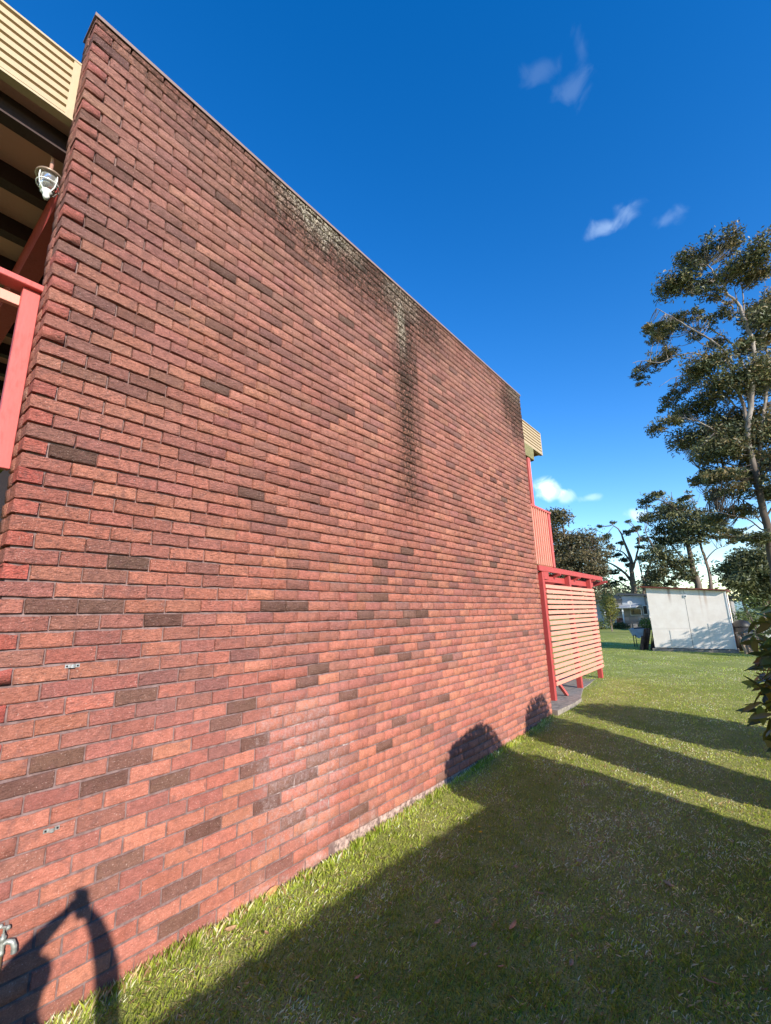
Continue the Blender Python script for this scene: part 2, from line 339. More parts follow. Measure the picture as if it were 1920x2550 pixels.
def lawn_grass():
    N = 900000; rng = RNG
    # distance from the viewer's feet; blades thin out and widen with distance
    d = (rng.random(N)*(32**.42-0.75**.42)+0.75**.42)**(1/.42)
    th = rng.uniform(-1.62, .62, N)      # angle about +Y, clockwise positive
    x = CAM[0] + d*np.sin(th); y = CAM[1] + d*np.cos(th)
    ex = rng.random(26000); x = np.r_[x, rng.uniform(.02, 4.8, 26000)]; y = np.r_[y, rng.uniform(-4, 3, 26000)]; d = np.r_[d, np.hypot(x[-26000:]-CAM[0], y[-26000:]-CAM[1])]
    # taller tufts left along the foot of the wall where the mower misses
    ye = rng.random(9000)**1.4*7.4; x = np.r_[x, .015+np.abs(rng.normal(0, .03, 9000))]; y = np.r_[y, ye]; d = np.r_[d, np.hypot(CAM[0], ye-CAM[1])*.8]
    edge = np.zeros(len(x), bool); edge[-9000:] = True
    ok = (x > .012) | (y > 7.45)
    ok &= ~((x < .13-.0*y) & (y > 7.3) & (y < 10.9) & (x > -6) & (x < .14-sstep(y, 8.7, 10.9)*.55))
    ok &= ~((x > -8) & (x < -.25) & (y < 7.6)) & ~((x > -.45) & (x < 2.25) & (y > 19.9) & (y < 23.2))
    x, y, d, edge = x[ok], y[ok], d[ok], edge[ok]; n = len(x)
    def vn(sc, sd):
        gr = np.random.default_rng(sd).random((400, 400)); u, v = (x+40)*sc, (y+10)*sc
        i, j = np.floor(u).astype(int), np.floor(v).astype(int); fu, fv = u-i, v-j; fu, fv = fu*fu*(3-2*fu), fv*fv*(3-2*fv); q = lambda a, b: gr[(i+a) % 400, (j+b) % 400]
        return (q(0, 0)*(1-fu)+q(1, 0)*fu)*(1-fv)+(q(0, 1)*(1-fu)+q(1, 1)*fu)*fv
    clump = vn(9, 1)*.5+vn(21, 2)*.5
    px = ((vn(1.1, 3)-.5)*2.6+(vn(3.3, 4)-.5)*2.6+(vn(8, 5)-.5)*2.0); _old = np.sin(x*1.7+1.3)*np.sin(y*1.1+.4)+.6*np.sin(x*4.3-y*2.9)+.5*np.sin(x*.9+y*3.7+2)+.45*np.sin(x*9.1+y*7.3)   # patchiness
    dryp = 1/(1+np.exp(-(px*1.3-.15))); dryp = .06+.68*dryp**1.25
    dryp = np.where((x < .55) & (y > 1.4) & (y < 6), dryp*.45, dryp)
    kind = rng.random(n); dry = kind < dryp
    h = rng.uniform(.010, .032, n)*np.where(dry, .8, 1.05); h = np.where(edge, rng.uniform(.02, .07, n), h); h *= (1-.012*np.minimum(d, 20))*(.55+.95*clump)
    w = rng.uniform(.0009, .0021, n)*(1+np.maximum(0, d-1.5)*.2)
    az = rng.uniform(0, 2*math.pi, n); lean = np.where(edge, .45, 1)*np.where(dry, rng.uniform(.5, 1.7, n), rng.uniform(.15, 1.15, n))*h
    lx, ly = np.cos(az)*lean, np.sin(az)*lean; fa = az + rng.normal(1.57, .5, n); wx, wy = np.cos(fa)*w, np.sin(fa)*w
    z = gz(x, y) - .004
    B = np.stack([x, y, z], -1)
    V = np.empty((n, 4, 3))
    V[:, 0] = B - np.stack([wx, wy, 0*w], -1); V[:, 1] = B + np.stack([wx, wy, 0*w], -1)
    mid = B + np.stack([lx*.35, ly*.35, h*.62], -1)
    V[:, 2] = mid + np.stack([wx*.8, wy*.8, 0*w], -1)
    V[:, 3] = B + np.stack([lx, ly, h], -1)
    g = rng.random((n, 1))
    green = np.array([.125, .178, .018])*(1-g) + np.array([.30, .35, .045])*g
    yel = np.array([.38, .38, .10]); green = np.where(rng.random((n, 1)) < .36, green*.45+yel*.55, green)
    straw = np.array([.44, .34, .18])*(1-g) + np.array([.66, .55, .35])*g
    brown = np.array([.22, .13, .07])
    straw = np.where(rng.random((n, 1)) < .38, brown, straw)
    col = np.where(dry[:, None], straw, green)
    lawnbright = .84+.16*np.clip(px, -1.2, 1.2)[:, None]+.05*rng.normal(size=(n, 1))
    col = np.minimum(col*lawnbright*2.1, .92)
    F = np.arange(n*4).reshape(n, 4)
    me = np_mesh('grass', V.reshape(-1, 3), F, leaf_material('grass_blade', .48, .6, .2), col)
    o = link('grass', me); tag(o, 'short mown lawn grass mixing green blades and dry straw', 'grass', kind='stuff')
lawn_grass()

# ------------------------------------------------------------------ the brick building
ZT = 6.03; PITCH = .086; WL = 7.40
bld = empty('brick_building', (-.1, 0, 0), 'two storey red brick building with stained blank side wall', 'building')
MW = bld.matrix_world
def bpart(mb, name, mat, parent=bld):
    o = mb.build(name, MAT[mat] if isinstance(mat, str) else mat, parent)
    pl = Vector((-.1, 0, 0))
    if parent is bld: o.location = -pl
    return o
def mortar_core():
    zz = [-.3, .6, 1.6, 2.6, ZT-.02]; xx = [-.006, -.008, -.014, -.024, -.026]; m = MB(); V = []
    for z, x in zip(zz, xx): V += [(x, .024, z), (x, WL-.024, z), (-.206, WL-.024, z), (-.206, .024, z)]
    m.add(V, [(4*i+k, 4*i+(k+1) % 4, 4*i+4+(k+1) % 4, 4*i+4+k) for i in range(4) for k in range(4)]+[(16, 17, 18, 19)]); bpart(m, 'mortar', 'mortar')
mortar_core()

def brick_geo(L, H, D, seed, wav=.0018, belly=.0025):
    """front faces +X at x=0, length along +Y from 0, height along +Z from 0, depth to -D"""
    r = random.Random(seed); c = .0038
    ys = [0, c, L*.36+r.uniform(-.02, .02)*L, L*.7+r.uniform(-.03, .03)*L, L-c, L] if L > .15 else [0, c, L*.5, L-c, L]
    zs = [0, c, H-c, H]; V = []; ny = len(ys)
    for j, zz in enumerate(zs):
        for i, yy in enumerate(ys):
            per = j in (0, 3) or i in (0, ny-1)
            xx = -c*r.uniform(.7, 1.3) if per else r.uniform(-.2, 1)*belly
            dz = r.gauss(0, wav) if j in (0, 3) else 0; dy = r.gauss(0, wav*.6) if i in (0, ny-1) else 0
            if wav > .003 and j == 0: dz = abs(dz)*1.2
            V.append((xx, yy+dy, zz+dz))
    F = [(j*ny+i, j*ny+i+1, (j+1)*ny+i+1, (j+1)*ny+i) for j in range(3) for i in range(ny-1)]
    ring = [i for i in range(ny)] + [j*ny+ny-1 for j in range(1, 4)] + [3*ny+i for i in range(ny-2, -1, -1)] + [j*ny for j in (2, 1)]
    n0 = len(V)
    for k in ring: V.append((-D, V[k][1], V[k][2]))
    m = len(ring)
    for a in range(m): b = (a+1) % m; F.append((ring[b], ring[a], n0+a, n0+b))
    return V, F

SAL = [(.52, .190, .125), (.50, .175, .118), (.54, .205, .13), (.48, .165, .115), (.51, .185, .125), (.48, .18, .125)]
MAU = [(.43, .155, .115), (.40, .145, .11), (.45, .168, .12), (.42, .155, .118)]
BRN = [(.34, .14, .105), (.37, .155, .11), (.31, .13, .105)]
DRK = [(.175, .086, .063), (.20, .10, .073), (.235, .115, .085)]
REDC = [(.56, .130, .098), (.54, .145, .105)]
def wall_px(u, v):
    d = FW + RT*((u-960)/FPX) - UP*((v-1275)/FPX); q = CAM + d*(-CAM[0]/d[0]); return q[1], q[2]
K = 1.1525
darkpx = [(160,985),(285,1215),(115,1315),(546,1070),(590,1310),(355,1338),(300,1507),(130,1640),(240,1690),(290,1640),(375,1690),(455,1790),
  (265,1870),(490,1565),(530,1527),(555,1607),(665,1475),(665,1675),(690,1640),(375,2000),(430,1955),(822,1287),(790,1328),(835,1405),(965,1420),
  (735,1510),(325,830),(290,690),(470,705),(245,300),(250,365),(220,490),(240,120),(540,1660),(820,1215),(870,1425),(1015,1115),(1030,1250),(1060,1030),
  (745,880),(620,520),(575,1725),(860,1560),(215,1300+0),(930,1570),(1065,1215),(1100,1050),(690,1440),(845,1600),(1115,1330),(560,430)]
DARKSET = set()
def row_col(y, z):
    k = int((ZT-z)//PITCH); off = 0 if k % 2 == 0 else .12
    return k, (-1 if (k % 2 and y < .115) else int((y-off)//.24))
for a, b in darkpx: DARKSET.add(row_col(*wall_px(a*K, b*K)))
def brick_colour(k, c, y0):
    r = random.Random(k*977+c*131+5)
    if c == -1: base = r.choice(REDC) if r.random() < .8 else r.choice(SAL)
    elif (k, c) in DARKSET: base = r.choice(DRK) if ZT-k*PITCH < 3.4 else tuple(x*.72 for x in r.choice(BRN))
    else:
        q = r.random()
        base = r.choice(SAL) if q < .60 else r.choice(MAU) if q < .85 else r.choice(BRN) if q < .985 else r.choice(DRK)
    g = r.uniform(.81, 1.04)
    # the upper courses are browner, greyer and slightly darker
    z = ZT-k*PITCH; up_ = min(1, max(0, (z-2.2)/3.2)); gy = up_*.36; g *= 1-.07*up_
    m = sum(base)/3
    return tuple((b*(1-gy)+m*w*gy)*g*r.uniform(.97, 1.03) for b, w in zip(base, (1.22, .92, .82)))
def bricks():
    items = []
    nrow = 70
    for k in range(nrow):
        z0 = ZT-(k+1)*PITCH+.0062
        xs = [(0, 0, .23)] if k % 2 == 0 else [(-1, 0, .11)]
        y = .24 if k % 2 == 0 else .12; c = 1 if k % 2 == 0 else 0
        while y < WL-.02:
            L = min(.23, WL-y); xs.append((c, y, L)); y += .24; c += 1
        for c, y0, L in xs:
            if L < .05: continue
            if k >= 69 and y0 > 2.2: continue
            yc, zc = y0+L/2, z0+.038
            u, v, w = proj((0, yc, zc)); 
            pts = [proj((0, a, b))[:2] for a, b in ((y0, z0), (y0+L, z0), (y0+L, z0+.076), (y0, z0+.076))]
            ar = abs(sum(pts[i][0]*pts[(i+1) % 4][1]-pts[(i+1) % 4][0]*pts[i][1] for i in range(4)))/2
            vis = 0 < u < 1920 and 0 < v < 2550
            if zc < float(gz(.05, yc))-.03: continue
            items.append([ar if vis else 0, k, c, y0, z0, L])
    items.sort(key=lambda q: -q[0])
    hero, rest = items[:300], items[300:]
    var = {}
    def variant(L, i, rough):
        key = (round(L, 3), i, rough)
        if key not in var:
            V, F = brick_geo(L, .0737, .11, int(L*1000)*17+i*3+int(rough), .0045 if rough else .0019, .005 if rough else .003)
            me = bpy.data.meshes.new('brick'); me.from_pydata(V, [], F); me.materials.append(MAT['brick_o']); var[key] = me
        return var[key]
    for ar, k, c, y0, z0, L in hero:
        r = random.Random(k*31+c*7)
        o = link('brick', variant(L, r.randrange(9), c == -1), bld)
        o.location = (.1+r.gauss(0, .0011), y0+r.gauss(0, .0012), z0+r.gauss(0, .0009))
        o.rotation_euler = (r.gauss(0, .004), r.gauss(0, .006), r.gauss(0, .004))
        o.color = (*brick_colour(k, c, y0), 1)
    VV, FF, CC = [], [], []
    nb = 0
    def emit(V, F, col, ox, oy, oz):
        nonlocal nb
        V = np.array(V)+np.array([ox, oy, oz]); VV.append(V); F = np.array(F)+nb; FF.append(F); CC.append(np.tile(col, (len(F), 1))); nb += len(V)
    cache = {}
    for ar, k, c, y0, z0, L in rest:
        r = random.Random(k*31+c*7); key = (round(L, 3), r.randrange(12), c == -1)
        if key not in cache: cache[key] = brick_geo(L, .0737, .11, int(L*1000)*17+key[1]*3+int(key[2])+900, .0045 if key[2] else .0019, .003)
        V, F = cache[key]
        emit(V, F, brick_colour(k, c, y0), r.gauss(0, .0011), y0+r.gauss(0, .0012), z0+r.gauss(0, .0009))
    # the back leaf of the near and far ends
    for k in range(69):
        z0 = ZT-(k+1)*PITCH+.0062; r = random.Random(k+5000)
        V, F = brick_geo(.102, .0737, .10, k+77, .002, .004)
        for yb, sg in ((0, -1), (WL, 1)):
            W = [(-.222+y if True else 0, (yb+sg*x) if sg < 0 else yb+x, z) for x, y, z in V]
            if sg < 0: W = [(-.222+y, -x*1.0, z) for x, y, z in V]; G = [f for f in F]
            else: W = [(-.222+y, WL+x, z) for x, y, z in V]; G = [tuple(reversed(f)) for f in F]
            emit(W, G, brick_colour(k, 77, 0), 0, r.gauss(0, .0015), z0)
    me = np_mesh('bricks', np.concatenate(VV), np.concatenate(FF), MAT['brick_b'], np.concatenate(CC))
    o = link('bricks', me, bld, None, (.1, 0, 0)); o['kind'] = 'stuff'
bricks()
bpart(MB().box(-.23, -.002, 2.34, WL+.004, -.3, .098), 'footing', 'footing')
# metal capping along the top of the wall
cap = MB(); cap.box(-.245, .0115, -.010, WL+.010, ZT-.013, ZT-.003); cap.box(.008, .0145, -.011, WL+.011, ZT-.036, ZT-.0135)
bpart(cap, 'wall_capping', 'cap')
# body of the building behind the wall
XB = -7.0
bpart(MB().box(XB, -.226, .95, WL-.02, -.3, 5.2), 'inner_wall', simple('inner_brick', (.18, .08, .065), .9))
bpart(MB().box(XB, -.226, .3, WL-.1, 5.42, 5.62), 'roof', 'brown')

def balcony(name, ya, yb, sgn):
    """front (sgn -1) and rear (sgn +1) balcony with eaves; ya is the end at the wall, yb the outer end"""
    lo, hi = min(ya, yb), max(ya, yb)
    X = -.2
    fas = bpart(MB().box(X-.05, X-.024, lo, hi, 5.25, 5.735), 'fascia', 'oldwood')
    pitch = .0685
    for i in range(7):
        z0 = 5.254+i*pitch
        m = MB(); m.add([(X-.023, lo, z0), (X+.006, lo, z0+.004), (X+.003, lo, z0+.050), (X-.023, lo, z0+.054), (X-.023, hi, z0), (X+.006, hi, z0+.004), (X+.003, hi, z0+.050), (X-.023, hi, z0+.054)],
                        [(0,1,5,4), (1,2,6,5), (2,3,7,6), (0,3,2,1), (4,5,6,7)])
        m.build('rib', MAT['cream'], fas)
    MBt = MB().box(X-.055, X+.012, lo-.002, hi+.002, 5.736, 5.752); MBt.build('top_trim', MAT['creamtrim'], fas)
    MB().box(X-.055, X+.010, lo-.002, hi+.002, 5.232, 5.2495).build('bottom_trim', MAT['creamtrim'], fas)
    for ye in ((-.045, -.002), (lo-.004, lo+.03)) if sgn < 0 else ((hi-.03, hi+.004),):
        MB().box(X-.054, X+.0085, ye[0], ye[1], 5.2505, 5.735).build('end_trim', MAT['creamtrim'], fas)
    # roof deck, soffit lining and exposed joists
    if sgn > 0:
        bpart(MB().box(XB, X-.06, hi-.06, hi, 5.25, 5.72), 'fascia', 'cream')
    else: bpart(MB().box(XB, X-.06, lo, lo+.06, 5.25, 5.72), 'fascia', 'cream')
    ins = (lo+.065, hi+.9) if sgn < 0 else (lo-.05, hi-.065)
    bpart(MB().box(XB, X-.06, ins[0], ins[1], 5.28, 5.34), 'soffit', 'soffit')
    for i in range(13):
        xc = -.43-i*.57
        bpart(MB().box(xc-.05, xc+.05, ins[0], ins[1], 5.13, 5.278), 'joist', 'brown')
    bpart(MB().box(XB, X-.30, *( (.06, .2) if sgn < 0 else (hi-.35, hi-.25)), 4.86, 5.128), 'cross_beam', 'red')
    # floor
    bpart(MB().box(XB, X-.03, lo+.02 if sgn < 0 else lo, hi if sgn < 0 else hi-.02, 2.74, 2.86), 'balcony_floor', 'oldwood')
    # balustrade
    return X
XF = balcony('front', 0, -1.45, -1)
XF = balcony('rear', WL+.006, WL+1.56, 1)
# front balustrade: top rail, wide end post, mid rail, battens
bpart(MB().box(-.28, -.165, -1.45, .006, 3.845, 3.885, .004), 'top_rail', 'pink')
bpart(MB().box(-.25, -.20, -.088, -.002, 2.705, 3.844, .003), 'post', 'pink')
bpart(MB().box(-.25, -.20, -1.45, -1.36, 2.705, 3.844, .003), 'post', 'pink')
bpart(MB().box(-.262, -.225, -1.36, -.089, 3.725, 3.79, .002), 'mid_rail', 'slat')
bpart(MB().box(-.262, -.225, -1.36, -.089, 2.76, 2.84, .002), 'mid_rail', 'slat')
for i in range(10):
    y = -.225-i*.115
    bpart(MB().box(-.223, -.19, y-.018, y+.018, 2.72, 3.83, .002), 'batten', 'slat')
# rear balustrade
YR = WL+1.56
bpart(MB().box(-.28, -.165, WL+.006, YR+.01, 3.885, 3.93, .004), 'top_rail', 'pink')
bpart(MB().box(-.25, -.182, YR-.10, YR, 2.74, 3.884, .003), 'post', 'pink')
for i in range(11):
    y = WL+.17+i*.117
    if y > YR-.14: break
    bpart(MB().box(-.236, -.176, y-.014, y+.014, 2.745, 3.882, .002), 'batten', 'slat')
bpart(MB().box(-.262, -.239, WL+.006, YR-.1, 2.76, 3.88), 'backing_panel', 'red')
bpart(MB().box(-.31, -.265, WL+.006, YR-.1, 2.80, 2.92), 'mid_rail', 'red')
bpart(MB().box(-.31, -.265, WL+.006, YR-.1, 3.70, 3.80), 'mid_rail', 'red')
bpart(MB().box(-.29, -.205, WL+.66, WL+.78, 3.932, 4.96, .004), 'post', 'pink')
bpart(MB().box(-.27, -.225, WL+.79, WL+.84, 4.5, 5.1), 'downpipe', 'white')
bpart(MB().box(-.34, -.185, WL+.02, WL+.98, 4.962, 5.225, .006), 'timber_block', 'oldwood')
bpart(MB().box(XB, -.30, WL+.45, WL+.55, 2.50, 2.735), 'balcony_beam', 'red')
bpart(MB().box(-.30, -.205, WL+.88, WL+1.15, 2.47, 2.738, .004), 'beam_end', 'red')
bpart(MB().box(-.30, -.22, WL+.02, WL+.10, .28, 2.73), 'post', 'red')
# facade behind the front balcony: sliding door
dr = bpart(MB().box(-2.4, -.45, .93, .949, 2.88, 4.95), 'door', 'dark')
MB().box(-2.3, -1.46, .915, .928, 2.95, 4.85).build('pane', MAT['glass'], dr); MB().box(-1.40, -.55, .905, .918, 2.95, 4.85).build('pane', MAT['glass'], dr)
bpart(MB().box(-.52, -.47, .86, .929, 2.87, 4.86), 'door_frame', 'white')
bpart(MB().box(-2.4, -.45, .93, .949, .1, 2.3), 'door', 'dark')

# ------------------------------------------------------------------ paving and timber screen
def pave():
    pts = [(-5, WL+.008), (.09, WL+.008), (.12, 8.2), (.10, 8.72), (.02, 8.95), (-.20, 9.9), (-.34, 11.6), (-5, 11.7)]
    m = MB(); n = len(pts); zt = .24
    m.add([(x, y, -.1) for x, y in pts]+[(x, y, zt) for x, y in pts], [tuple(range(n, 2*n))]+[(i, (i+1) % n, n+(i+1) % n, n+i) for i in range(n)])
    o = m.build('paving_slab', MAT['concrete']); tag(o, kind='structure')
pave()
def screen():
    X = -.2; y0, y1 = 8.30, 11.72
    t = empty('slatted_screen', (X, (y0+y1)/2, .25), 'salmon pink slatted timber privacy screen on red posts', 'screen')
    L = Vector(t.location)
    def part(m, n, mat): o = m.build(n, MAT[mat], t); o.location = -L; return o
    for i in range(19):
        z = 2.335-i*.1008; r = random.Random(i)
        j = r.gauss(0, .004)
        m = MB(); m.box(X-.011, X+.011, y0+r.gauss(0, .008), y1+r.gauss(0, .006), z-.035, z+.036, .003)
        if i in (4, 11): 
            for k, v in enumerate(m.v): m.v[k] = (v[0], v[1], v[2]+j*(v[1]-y0)*.3)
        part(m, 'slat', 'slat')
    for k, (yy, zb, zt) in enumerate(((8.26, .232, 2.62), (9.92, .232, 2.62), (11.60, .22, 2.62))):
        part(MB().box(X-.115, X-.0125, yy-.05, yy+.05, zb, zt, .004), 'post', 'red')
    part(MB().bar((X-.03, 8.33, .62), (X-.01, 8.86, .245), .055, .05), 'brace', 'pink')
screen()
def pergola():
    t = empty('pergola', (-.9, 10.4, 2.6), 'dark red timber pergola of beams and rafters above slatted screen', 'pergola'); L = Vector(t.location)
    def part(m, n, mat): o = m.build(n, MAT[mat], t); o.location = -L; return o
    part(MB().box(-.245, -.195, WL+.64, 12.75, 2.625, 2.735, .004), 'beam', 'red')
    part(MB().box(-2.6, -2.55, WL+.64, 12.75, 2.60, 2.72, .004), 'beam', 'red')
    part(MB().box(-.36, -.318, WL+.64, 12.2, 2.44, 2.56, .004), 'beam', 'red')
    for yy in (9.15, 10.55, 11.85):
        m = MB(); x0, x1 = -2.9, -.16
        m.add([(x0, yy-.022, 2.44), (x1-.55, yy-.022, 2.44), (x1, yy-.022, 2.585), (x1, yy-.022, 2.62), (x0, yy-.022, 2.62),
               (x0, yy+.022, 2.44), (x1-.55, yy+.022, 2.44), (x1, yy+.022, 2.585), (x1, yy+.022, 2.62), (x0, yy+.022, 2.62)],
              [(0,1,2,3,4), (9,8,7,6,5), (0,5,6,1), (1,6,7,2), (2,7,8,3), (3,8,9,4), (4,9,5,0)])
        part(m, 'rafter', 'red')
    m = MB(); yy = 12.78
    m.add([(-2.9, yy, 2.44), (-.62, yy, 2.44), (-.10, yy, 2.575), (-.10, yy, 2.622), (-2.9, yy, 2.622), (-2.9, yy+.045, 2.44), (-.62, yy+.045, 2.44), (-.10, yy+.045, 2.575), (-.10, yy+.045, 2.622), (-2.9, yy+.045, 2.622)],
          [(0,1,2,3,4), (9,8,7,6,5), (0,5,6,1), (1,6,7,2), (2,7,8,3), (3,8,9,4), (4,9,5,0)])
    part(m, 'rafter', 'red')
    for xx, y_ in ((-2.57, 12.7), (-2.57, 8.2)): part(MB().box(xx-.045, xx+.045, y_-.05, y_+.045, .2, 2.60, .004), 'post', 'red')
pergola()

# ------------------------------------------------------------------ things on the wall
def lamp():
    c = np.array([-.50, -.018, 5.28])
    t = empty('soffit_lamp', c, 'white caged soffit lamp hanging under balcony roof by brick corner', 'lamp')
    chrome = simple('white_enamel', (.80, .79, .76), .3, .5, 0, .05); brz = simple('bronze_rim', (.30, .22, .17), .35, .5, .3, .1)
    g = NT('lamp_glass'); g.bsdf((.9, .9, .88), .08, None, .5, 0., Transmission_Weight=.85); 
    MB().lathe([(0, 0), (.055, 0), (.058, -.03), (.02, -.035), (.012, -.05), (.012, -.30), (0, -.30)], n=20).build('stem', MAT['soffit'], t)
    b = -.305
    MB().lathe([(0, b+.02), (.04, b+.015), (.082, b-.005), (.084, b-.018), (.07, b-.02), (0, b-.01)], n=24).build('rim', brz, t)
    MB().lathe([(.060, b-.022), (.062, b-.06), (.052, b-.105), (.038, b-.128), (0, b-.132)], n=20).build('globe', g.m, t)
    cg = MB()
    for k in range(4):
        a = k*math.pi/2+.5; ca, sa = math.cos(a), math.sin(a)
        cg.tube([(.068*ca, .068*sa, b-.018), (.071*ca, .071*sa, b-.06), (.060*ca, .060*sa, b-.115), (.030*ca, .030*sa, b-.142)], .0042, 6)
    cg.tube([(.068*math.cos(x), .068*math.sin(x), b-.085) for x in np.linspace(0, 2*math.pi, 25)], .0042, 6, False)
    cg.build('cage', chrome, t)
    MB().lathe([(.0, b-.130), (.034, b-.134), (.034, b-.150), (.020, b-.160), (.022, b-.178), (.014, b-.196), (0, b-.2)], n=16).build('finial', chrome, t)
    return t
lamp()
def tap():
    y = .243
    t = empty('garden_tap', (.0, y, .43), 'weathered brass garden tap on copper pipe against brick wall', 'tap')
    brass = simple('weathered_brass', (.30, .31, .27), .5, .5, .35, .35, 60, .001); cop = simple('copper_pipe', (.24, .15, .085), .5, .4, .4, .3, 25)
    MB().tube([(.045, -.02, -.60), (.045, -.02, -.05)], .0105, 10).build('pipe', cop, t)
    m = MB(); m.lathe([(0, -.06), (.015, -.06), (.016, -.045), (.013, -.04), (.0145, .01), (.017, .015), (.017, .03), (.009, .034), (.009, .045), (0, .046)], (.045, -.02, 0), 14)
    m.tube([(.045, -.02, -.005), (.055, .002, .0), (.066, .022, -.006), (.072, .032, -.03), (.073, .034, -.062)], [.012, .013, .0145, .014, .0155], 12)
    m.tube([(.0, -.02, .0), (.045, -.02, .0)], .011, 10)
    m.build('body', brass, t)
    h = MB(); h.tube([(.045, -.02, .044), (.045, -.02, .075)], .0055, 8); h.tube([(.022, -.032, .072), (.068, -.008, .078)], [.007, .007], 8)
    h.lathe([(0, .066), (.011, .068), (.012, .076), (.009, .085), (0, .088)], (.022, -.032, 0), 10); h.lathe([(0, .066), (.011, .068), (.012, .076), (.009, .085), (0, .088)], (.068, -.008, 0), 10)
    h.build('handle', brass, t); t.scale = (.8, .8, .8); t.location.z = .46; t.location.y = .235
tap()
def clip(y, z, lab):
    t = empty('pipe_clip', (0, y, z), lab, 'clip', 'saddle clips left on the wall')
    m = MB(); n = 8
    st = simple('galvanised_clip', (.62, .61, .58), .35, .5, .7, .15, 80)
    prof = [(-.034, .001), (-.014, .001)] + [(-.013*math.cos(a), .002+.017*math.sin(a)) for a in np.linspace(0, math.pi, 8)] + [(.014, .001), (.034, .001)]
    V = [(x, yy, zz) for yy, x in prof for zz in (-.009, .009)] + [(x+.0022, yy, zz) for yy, x in prof for zz in (-.009, .009)]; k = len(prof)
    F = [(2*i, 2*i+1, 2*i+3, 2*i+2) for i in range(k-1)] + [(2*k+2*i, 2*k+2*i+2, 2*k+2*i+3, 2*k+2*i+1) for i in range(k-1)]
    F += [(2*i, 2*i+2, 2*k+2*i+2, 2*k+2*i) for i in range(k-1)] + [(2*i+1, 2*k+2*i+1, 2*k+2*i+3, 2*i+3) for i in range(k-1)]
    m.add(V, F).build('strap', st, t)
    for s in (-1, 1): MB().lathe([(0, .006), (.004, .005), (.005, .0)], (0, 0, 0), 8).build('screw', MAT['dark'], t).location = (.0035, s*.025, 0)
    for o in t.children:
        if o.name.startswith('screw'): o.rotation_euler = (0, R(90), 0)
clip(.363, 1.63, 'upper galvanised saddle clip screwed to brick wall joint')
clip(.364, .853, 'lower galvanised saddle clip screwed to brick wall above the tap')

# ------------------------------------------------------------------ foliage
def leaf_quads(C, ln, wd, rng, droop=.3, flat=0.0):
    n = len(C); a = rng.uniform(0, 2*math.pi, n); e = rng.normal(-droop, .55, n)
    d = np.stack([np.cos(a)*np.cos(e), np.sin(a)*np.cos(e), np.sin(e)], -1)
    q = rng.normal(size=(n, 3)); 
    if flat: q = q*(1-flat) + np.array([0, 0, 1.0])*flat
    s = np.cross(d, q); s /= np.linalg.norm(s, axis=1, keepdims=True)+1e-9
    ln = ln*rng.uniform(.7, 1.3, (n, 1)); wd = wd*rng.uniform(.75, 1.25, (n, 1))
    V = np.empty((n, 4, 3)); V[:, 0] = C - d*ln*.5; V[:, 1] = C + s*wd*.5 - d*ln*.05; V[:, 2] = C + d*ln*.5; V[:, 3] = C - s*wd*.5 - d*ln*.05
    return V.reshape(-1, 3)
LEAFM = leaf_material('gum_leaf', .18, .45, .3); SHRM = leaf_material('shrub_leaf', .28, .4, .35)
BARK1 = bark_material('pale_gum_bark', (.16, .125, .11), (.34, .295, .26), 3.0, True); BARK2 = bark_material('dark_gum_bark', (.10, .075, .06), (.20, .16, .13))
def smooth_line(P, n=5):
    P = np.array(P); out = []
    for i in range(len(P)-1):
        p0, p1, p2, p3 = P[max(i-1, 0)], P[i], P[i+1], P[min(i+2, len(P)-1)]
        for k in range(n):
            t = k/n; out.append(.5*((2*p1)+(-p0+p2)*t+(2*p0-5*p1+4*p2-p3)*t*t+(-p0+3*p1-3*p2+p3)*t**3))
    out.append(P[-1]); return np.array(out)
